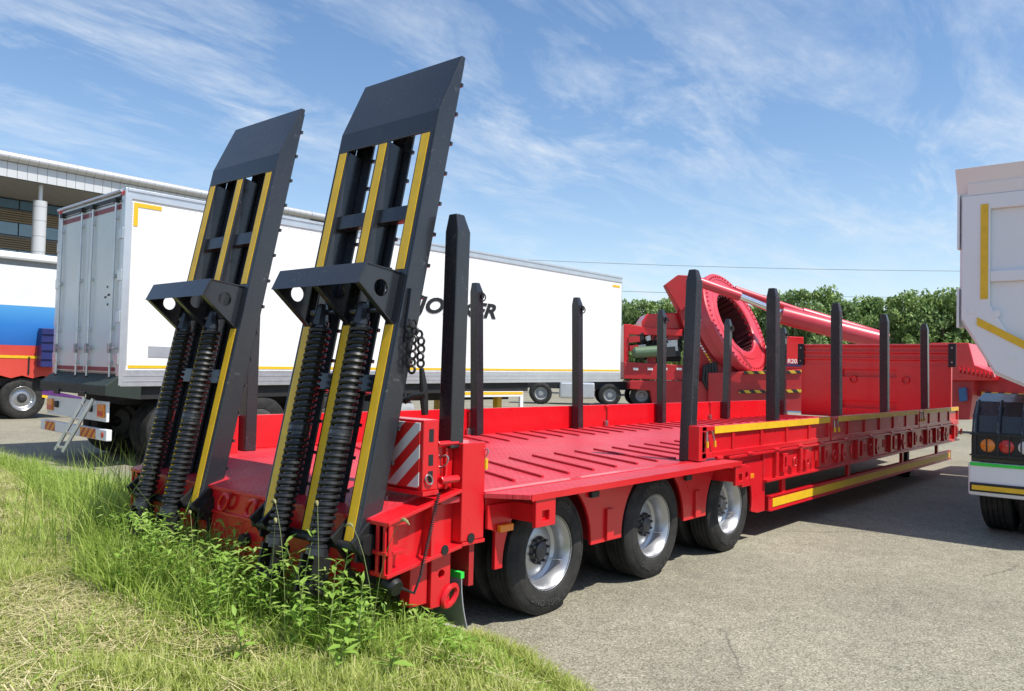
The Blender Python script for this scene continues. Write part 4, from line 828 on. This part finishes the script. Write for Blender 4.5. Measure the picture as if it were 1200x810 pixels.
for z0, z1, kind in ((12.0, 12.7, 'g'), (11.1, 12.0, 'l'), (10.15, 11.1, 'g'), (9.2, 10.15, 'l'), (8.2, 9.2, 'g'), (6.5, 8.2, 'l')):
    if kind == 'g':
        MB().box(-14, 44, YW+.1, YW+.3, z0, z1).build('glazing_back', DARK, BL)
        g0 = None
        for i in range(20):
            if g0 is None: g0 = MB().box(0, 1.52, 0, .04, 0, z1-z0-.1).build('window_pane', GLASS, BL, local=True); o = g0
            else: o = inst(g0, BL)
            o.location = (8+i*1.6-20, YW+.04-56, z0+.05)
    else:
        MB().box(-14, 44, YW+.1, YW+.3, z0, z1).build('wall_panel', SOFF, BL); l0 = None
        for i in range(int((z1-z0)/.16)):
            if l0 is None: l0 = MB().obox((0, 0, 0), (29, 0, 0), (0, .07, .03), (0, -.02, .05)).build('louvre', LOUV, BL, local=True); o = l0
            else: o = inst(l0, BL)
            o.location = (15-20, YW+.02-56, z0+.09+i*.16)
MB().box(-14, 44, YW+.31, 79, 0, 12.7).build('wall', SOFF, BL)
MB().box(-14, 44, YW-.5, YW+.09, 0, 6.5).build('ground_floor_wall', PANEL, BL)
for x in (0.5, 15.1, 29.7):
    c = MB().cyl((x, 53.6, 0), (x, 53.6, 11.7), .4, 24).build('column', PANEL, BL, smooth=True); MB().cyl((x, 53.6, 11.7), (x, 53.6, 12.75), .13, 12).build('column_pin', PANEL, c, smooth=True)
    for z in (8.4, 9.4, 10.4, 11.3): MB().cyl((x, 53.6, z), (x, 53.6, z+.03), .405, 24).build('column_joint', GALV, c, smooth=True)

# ------------------------------------------------------------------ overhead wires (far away)
WIRE = mat('wire', (.2, .22, .24), .6)
for i, (z, lab) in enumerate(((11.6, 'highest thin overhead power wire crossing the sky above the trees'), (9.1, 'middle thin overhead power wire crossing the sky above the trees'), (7.6, 'lowest thin overhead power wire just above the tree tops'))):
    A, B = at(560, 330, 72), at(1320, 330, 76); P = []
    for k in range(25): t_ = k/24; q = A.lerp(B, t_); P.append(Vector((q.x, q.y, z-1.2*4*t_*(1-t_)*.35+.8*t_)))
    tag(MB().tube(P, .022, 5).build('power_wire', WIRE), lab, 'power wire', 'overhead wires')

# ------------------------------------------------------------------ trees
def leafmat(name, c0, c1, c2, trans=.25):
    m = bpy.data.materials.new(name); m.use_nodes = True; t = m.node_tree; b = t.nodes['Principled BSDF']; gi = nd(t, 'ShaderNodeNewGeometry')
    lk(t, ramp(t, gi.outputs['Random Per Island'], (0., c0), (.5, c1), (1., c2)), b.inputs['Base Color']); b.inputs['Roughness'].default_value = .55; b.inputs['Specular IOR Level'].default_value = .3
    tr = nd(t, 'ShaderNodeBsdfTranslucent'); lk(t, ramp(t, gi.outputs['Random Per Island'], (0., tuple(x*1.3 for x in c0)), (.5, tuple(x*1.3 for x in c1)), (1., tuple(x*1.2 for x in c2))), tr.inputs[0])
    mx = nd(t, 'ShaderNodeMixShader'); mx.inputs[0].default_value = trans; lk(t, b.outputs[0], mx.inputs[1]); lk(t, tr.outputs[0], mx.inputs[2]); lk(t, mx.outputs[0], t.nodes['Material Output'].inputs[0]); return m
LEAF = [leafmat('tree_leaves_a', (.11, .19, .05), (.2, .3, .09), (.31, .4, .14)), leafmat('tree_leaves_b', (.095, .16, .055), (.16, .25, .085), (.26, .35, .13))]
def fastmesh(name, V, Fs, m, smooth=False):
    me = bpy.data.meshes.new(name); V = np.asarray(V, np.float32); me.vertices.add(len(V)); me.vertices.foreach_set('co', V.ravel())
    idx = np.concatenate([np.asarray(f, np.int32).ravel() for f in Fs]); tot = np.concatenate([np.full(len(f), np.asarray(f).shape[1], np.int32) for f in Fs])
    me.loops.add(len(idx)); me.loops.foreach_set('vertex_index', idx); me.polygons.add(len(tot)); st = np.concatenate([[0], np.cumsum(tot)[:-1]]).astype(np.int32)
    me.polygons.foreach_set('loop_start', st); me.update(calc_edges=True); me.materials.append(m)
    if smooth: me.shade_smooth()
    return me
def crown_mesh(name, H, W_, n, m, seed):
    r = np.random.default_rng(seed); nc = 60
    th = r.uniform(0, 2*pi, nc); h = r.uniform(.2, .98, nc); rad = np.sqrt(r.uniform(0.05, 1, nc))*np.sqrt(np.clip(1-((h-.5)/.56)**2, .05, 1))*.82
    C_ = np.stack([np.cos(th)*rad*W_/2, np.sin(th)*rad*W_/2, h*H], 1); cs = r.uniform(.3, 1.1, nc)*W_*.14
    k = r.integers(0, nc, n); d = r.normal(size=(n, 3)); d /= np.linalg.norm(d, axis=1)[:, None]; rr = r.uniform(.35, 1.08, n)**.6
    P = C_[k]+d*(rr*cs[k])[:, None]*np.array([1, 1, .8]); P[:, 2] = np.maximum(P[:, 2], .1*H)
    a = r.normal(size=(n, 3)); a /= np.linalg.norm(a, axis=1)[:, None]; b = np.cross(a, d+.6*r.normal(size=(n, 3))); b /= np.linalg.norm(b, axis=1)[:, None]+1e-6
    s = r.uniform(.09, .2, n)[:, None]; V = np.stack([P-a*s, P-b*s*.55, P+a*s, P+b*s*.55], 1).reshape(-1, 3); F4 = np.arange(4*n).reshape(n, 4)
    return fastmesh(name, V, [F4], m)
protos = []
for k in range(4):
    me = crown_mesh('crown', 6.8, 6.2, 9500, LEAF[k % 2], 20+k); tb_ = MB(); tb_.tube([(0, 0, 0), (.05, 0, 1.4), (.0, .1, 3.2), (.1, 0, 5.6)], [.2, .16, .12, .04], 8)
    for j in range(9):
        a = j*2.4+k; z = 1.3+j*.42; L_ = 2.3-.13*j; tb_.tube([(0, 0, z), (cos(a)*L_*.5, sin(a)*L_*.5, z+.5), (cos(a)*L_, sin(a)*L_, z+1.2)], [.08, .05, .02], 5)
    protos.append((me, tb_.mesh('trunk', BARK, None, True)))
spots = [(722, 352, 58, 1.0), (745, 353, 56, .95), (772, 354, 57, 1.0), (798, 352, 58, 1.), (905, 350, 60, 1.05), (930, 342, 58, 1.0), (955, 342, 60, 1.0), (975, 350, 62, .95), (1000, 352, 66, 1.05), (1025, 352, 66, 1.0), (1052, 348, 57, 1.0), (1080, 346, 57, 1.02), (1105, 344, 56, 1.0), (1135, 346, 57, 1.0), (1165, 345, 57, 1.), (1195, 346, 57, 1.), (850, 352, 60, 1.), (690, 352, 58, 1.), (1225, 345, 58, 1.)]
for i, (u, v, dp, wsc) in enumerate(spots):
    top = at(u, v, dp); sc = top.z/6.9; me, tk = protos[i % 4]; dark = 985 < u < 1035
    g = thing('tree', ('dense leafy green tree between white box trailer and rig mast' if u < 830 else 'dense leafy green tree rising behind the rig ram and slew ring' if u < 990 else 'darker leafy green tree further back behind the trailer bulkhead' if u < 1035 else 'tall leafy green tree close beside the white tipper body'), 'tree', (top.x, top.y, 0), random.uniform(0, 6.3), 'row of trees behind the lot')
    for nm, data in (('trunk', tk), ('crown', me)):
        o = bpy.data.objects.new(nm, data); COL.objects.link(o); o.parent = g; o.scale = (sc*wsc*.8, sc*wsc*.8, sc)

# ------------------------------------------------------------------ grass and weeds
GR = leafmat('grass_blades', (.22, .28, .05), (.38, .45, .095), (.58, .57, .25), .38)
GT = leafmat('tall_grass_blades', (.16, .25, .035), (.31, .43, .07), (.48, .54, .17), .45)
DRY = leafmat('dry_clippings', (.34, .29, .14), (.54, .47, .25), (.68, .61, .38), .18)
WEED = leafmat('weed_leaves', (.13, .24, .035), (.26, .42, .065), (.42, .55, .16), .45)
STEMM = mat('weed_stem', (.16, .2, .06), .6)
CX, CY = CAM.x, CAM.y
def bandw(y): return np.interp(y, [-1.6, -.8, 0, 1, 2.3, 4.3, 7.7, 10], [.1, .3, .85, 1.2, 1.25, .65, .4, .3])
def blades(name, X, Y, Z, h, w, m, lean, r, flat=False):
    n = len(X); a = r.uniform(0, 2*pi, n); d = np.stack([np.cos(a), np.sin(a)], 1); s = np.stack([-d[:, 1], d[:, 0]], 1)
    base = np.stack([X, Y, Z], 1); up = np.array([0, 0, 1.])
    def pt(t_, ww, sg): 
        q = base.copy(); q[:, :2] += d*(h*lean*t_**2)[:, None] + s*(sg*w*ww)[:, None]; q[:, 2] += h*t_*np.sqrt(np.clip(1-(lean*t_*.75)**2, .05, 1)); return q
    V = np.stack([pt(0, .5, -1), pt(0, .5, 1), pt(.55, .42, 1), pt(.55, .42, -1), pt(1., 0, 1)], 1).reshape(-1, 3); k = np.arange(n)*5
    o = bpy.data.objects.new(name, fastmesh(name, V, [np.stack([k, k+1, k+2, k+3], 1), np.stack([k+3, k+2, k+4], 1)], m)); COL.objects.link(o); return o
def scatter(n, x0, x1, y0, y1, r): return r.uniform(x0, x1, n), r.uniform(y0, y1, n)
def inview(X, Y, mrg=.55):
    dx, dy = X-CX, Y-CY; dep = dx*cos(YAW)+dy*sin(YAW); lat = dx*sin(YAW)-dy*cos(YAW); return (dep > .8) & (np.abs(lat) < dep*.64+mrg)
r = np.random.default_rng(3)
X, Y = scatter(1500000, -5.5, 1.2, -3.2, 14, r); d = edge(Y)-X; dist = np.hypot(X-CX, Y-CY); pn_ = vnoise(X*1.6, Y*1.6)
keep = (d > np.where(Y < -.7, -.1+.06*pn_, .02)) & inview(X, Y) & (r.uniform(size=len(X)) < np.clip(4.6/dist, .12, 1.)**1.4*np.clip(.62+.5*pn_, .15, 1))
X, Y, d, pn_ = X[keep], Y[keep], d[keep], pn_[keep]; n = len(X)
edgefade = np.clip(d/.25, .35, 1); h = (.05+.07*r.uniform(size=n)+.05*np.clip(pn_, 0, 1))*edgefade
tag(blades('mown_grass', X, Y, gz(X, Y)-.005, h, .0045+.004*r.uniform(size=n), GR, r.uniform(.2, 1.0, n), r), 'short mown green grass on the verge', 'grass', kind='stuff')
X, Y = scatter(60000, -5.5, .5, -3.2, 11, r); d = edge(Y)-X; q = vnoise(X*2.7+5, Y*2.7-1)+.5*vnoise(X*6.1, Y*6.1+2); keep = (d > .15) & inview(X, Y) & (q > .42); X, Y = X[keep], Y[keep]; n = len(X)
tag(blades('grass_clumps', X, Y, gz(X, Y)-.005, r.uniform(.09, .24, n), r.uniform(.004, .008, n), GT, r.uniform(.5, 1.15, n), r), 'longer curved green grass in loose clumps on the verge', 'grass', kind='stuff')
# edge grass spilling over the kerb beside the lot
Y = r.uniform(-2.2, .0, 9000); X = edge(Y)+.14*r.uniform(size=9000)**.7*np.clip(-(Y+.55)/.3, .0, 1)*.6-.1*r.uniform(size=9000); n = len(X)
tag(blades('edge_grass', X, Y, gz(X, Y)-.004, r.uniform(.04, .11, n), r.uniform(.004, .007, n), GR, r.uniform(.3, 1.1, n), r), 'green grass spilling over the kerb onto the asphalt', 'grass', kind='stuff')
# straw lying about
X, Y = scatter(260000, -5.5, 0, -3.2, 11, r); d = edge(Y)-X; q = vnoise(X*1.1+3, Y*1.1-2); keep = inview(X, Y) & (d > bandw(Y)*.75) & (r.uniform(size=len(X)) < np.clip(.32+.8*q, .04, .75)); X, Y = X[keep], Y[keep]; n = len(X)
a = r.uniform(0, 2*pi, n); L_ = r.uniform(.03, .11, n); wd = r.uniform(.0012, .0028, n); z = gz(X, Y)+r.uniform(.015, .085, n); tl_ = r.uniform(-.25, .25, n)
dx, dy = np.cos(a)*L_, np.sin(a)*L_; sx, sy = -np.sin(a)*wd, np.cos(a)*wd
V = np.stack([np.stack([X-dx-sx, Y-dy-sy, z-L_*tl_], 1), np.stack([X+dx-sx, Y+dy-sy, z+L_*tl_], 1), np.stack([X+dx+sx, Y+dy+sy, z+L_*tl_], 1), np.stack([X-dx+sx, Y-dy+sy, z-L_*tl_], 1)], 1).reshape(-1, 3)
o = bpy.data.objects.new('grass_clippings', fastmesh('grass_clippings', V, [np.arange(4*n).reshape(n, 4)], DRY)); COL.objects.link(o); tag(o, 'pale dry grass clippings strewn over the mown verge', 'clippings', kind='stuff')
# rank grass along the trailer's tail
X, Y = scatter(300000, -3., 1., -1.6, 11, r); d = edge(Y)-X; t_ = d/bandw(Y); pn_ = vnoise(X*2.3+1, Y*2.3); keep = (d > .0) & (t_ < 1.15) & inview(X, Y) & (r.uniform(size=len(X)) < np.clip(1.6-t_, 0, 1)*np.clip(.7+.6*pn_, .3, 1)*np.where(Y > 4.5, .55, 1.)); X, Y, t_, pn_ = X[keep], Y[keep], t_[keep], pn_[keep]; n = len(X)
hm_ = np.interp(Y, [-1.2, -.5, 0, 1, 2.5, 3.8, 6, 9], [.1, .14, .26, .42, .44, .5, .36, .26])*np.clip(1.3-t_*.6, .5, 1)*np.where(Y < .9, np.clip((edge(Y)-X)/.55, .2, 1), 1.)
tag(blades('rank_grass', X, Y, gz(X, Y)-.005, hm_*(.55+.65*r.uniform(size=n)+.2*pn_), .005+.005*r.uniform(size=n), GT, r.uniform(.15, 1.05, n), r), 'tall rank grass growing under the tail of the red trailer', 'grass', kind='stuff')
# a few very long blades at the left ramp
X = r.normal(-1.35, .22, 520); Y = r.normal(3.05, .45, 520); X = np.minimum(X, edge(Y)-.1); n = len(X)
tag(blades('reed_grass', X, Y, gz(X, Y), r.uniform(.4, .95, n), r.uniform(.005, .01, n), GT, r.uniform(.2, 1.0, n), r), 'long upright reed grass in front of the left ramp', 'grass', kind='stuff')
# broad leaf ground cover in the band
X, Y = scatter(95000, -2.6, 0, -1.1, 7, r); d = edge(Y)-X; t_ = d/bandw(Y); pn_ = vnoise(X*2.9-1, Y*2.9+.7); keep = (d > .05) & (t_ < 1.0) & (r.uniform(size=len(X)) < np.clip(.5+.9*pn_, .0, 1)*np.interp(Y, [-1, 2.4, 3.4, 7], [1, 1, .4, .3])); X, Y = X[keep], Y[keep]; n = len(X)
z = gz(X, Y)+r.uniform(.03, 1, n)**1.2*np.interp(Y, [-1.2, -.4, .4, 2, 7], [.06, .16, .44, .46, .26])*np.where(Y < .9, np.clip((edge(Y)-X)/.6, .15, 1), 1.); a = r.uniform(0, 2*pi, n); L_ = r.uniform(.016, .04, n); wd = L_*r.uniform(.22, .4, n); pt_ = r.uniform(-.7, .5, n); up_ = L_*.18
D_ = np.stack([np.cos(a)*np.cos(pt_), np.sin(a)*np.cos(pt_), np.sin(pt_)], 1); S_ = np.stack([-np.sin(a), np.cos(a), r.uniform(-.4, .4, n)], 1); B = np.stack([X, Y, z], 1); Lc, wc, uc = L_[:, None], wd[:, None], np.stack([0*up_, 0*up_, up_], 1)
V = np.stack([B, B+D_*Lc*.7+S_*wc+uc, B+D_*Lc*2, B+D_*Lc*.7-S_*wc+uc], 1).reshape(-1, 3); k = np.arange(n)*4
o = bpy.data.objects.new('weed_cover', fastmesh('weed_cover', V, [np.stack([k, k+1, k+2], 1), np.stack([k, k+2, k+3], 1)], WEED)); COL.objects.link(o); tag(o, 'dense leafy weeds growing among the rank grass', 'weeds', kind='stuff')
# single leafy plants that stand above the rest
def leaf_mesh(L_, w_):
    b = MB(); V = []; Fc = []
    prof = [(0, .06), (.2, .6), (.45, 1.), (.72, .66), (1., .02)]
    for i, (t_, a_) in enumerate(prof): zc = -.28*L_*t_*t_; V += [(t_*L_, -a_*w_/2, zc+.12*w_*a_), (t_*L_, 0, zc), (t_*L_, a_*w_/2, zc+.12*w_*a_)]
    for i in range(4): Fc += [(3*i, 3*i+1, 3*i+4, 3*i+3), (3*i+1, 3*i+2, 3*i+5, 3*i+4)]
    b.add(V, Fc); return b.mesh('leaf', WEED, None, True)
LM = [leaf_mesh(.11, .042), leaf_mesh(.085, .038), leaf_mesh(.13, .034)]
plants = [(-1.62, .42, .58), (-1.66, .1, .5), (-1.58, -.02, .42), (-1.58, .75, .4), (-1.5, .25, .5), (-1.75, 1.05, .38), (-1.7, 1.45, .36), (-1.75, -.1, .3), (-1.55, .95, .36), (-1.85, .8, .3), (-1.5, .55, .5), (-1.68, .28, .46), (-1.55, 1.25, .44), (-1.5, 1.6, .42), (-1.95, .4, .26), (-1.9, 1.8, .32), (-1.62, -.3, .22), (-1.6, 2.1, .36)]
for i, (x, y, hh) in enumerate(plants):
    pz = float(gz(np.float64(x), np.float64(y))); w = thing('weed_plant', ('tallest upright leafy weeds in front of the nearer ramp springs' if hh > .45 else 'short leafy weed at the outer edge of the rank grass' if hh < .33 else 'knee high leafy weed between the two ramps'), 'weed', (x, y, pz-.01), random.uniform(0, 6), 'tall weeds at the trailer tail')
    tx_, ty_ = random.uniform(-.12, .12), random.uniform(-.12, .12); st_ = [Vector((tx_*t_*t_*hh/.5, ty_*t_*t_*hh/.5, t_*hh)) for t_ in (0, .25, .5, .75, 1)]
    MB().tube(st_, [.0055, .005, .0042, .003, .0015], 6).build('stem', STEMM, w, smooth=True, local=True); nl = int(12+hh*18)
    for k in range(nl):
        t_ = .18+.82*k/(nl-1); j = min(3, int(t_*4)); f_ = t_*4-j; p = st_[j].lerp(st_[j+1], f_); o = bpy.data.objects.new('leaf', LM[k % 3]); COL.objects.link(o); o.parent = w; o.location = p
        o.rotation_euler = (random.uniform(-.3, .3), random.uniform(-.75, .15)-(.5 if t_ > .9 else 0), k*2.4+random.uniform(-.3, .3)); s_ = (1.15-.55*t_)*random.uniform(.8, 1.2); o.scale = (s_, s_, s_)
# foxtail seed heads on bent stalks
for i, (x, y, hh, b_) in enumerate(((-1.63, .52, .78, .16), (-1.66, .62, .72, -.12), (-1.58, .3, .8, .1), (-1.52, -.05, .82, -.2), (-1.45, .02, .7, .15), (-1.72, 1.3, .6, .2), (-1.2, 2.7, .72, .2), (-1.3, 3.3, .75, -.2))):
    pz = float(gz(np.float64(x), np.float64(y))); w = thing('foxtail_grass', 'thin stalk with a drooping seed head rising from the weeds', 'grass stalk', (x, y, pz-.01), random.uniform(-.6, .6), 'seed heads in the weeds')
    P = [Vector((b_*.5*t_**3, b_*t_**2.5, hh*t_*(1-.08*t_**4))) for t_ in (0, .3, .55, .75, .9, 1.)]; MB().tube(P, [.0025, .0022, .002, .0018, .0016, .001], 5).build('stalk', STEMM, w, local=True, smooth=True)
    dr_ = (P[5]-P[4]).normalized(); q = [P[5]+dr_*.02*k+Vector((0, b_*.02*k*k*.25, -.004*k*k)) for k in range(5)]; MB().tube(q, [.003, .008, .009, .007, .002], 7).build('seed_head', mat('seed_head_straw', (.35, .33, .14), .8, bump=1., bs=300) if i == 0 else bpy.data.materials['seed_head_straw'], w, local=True, smooth=True)
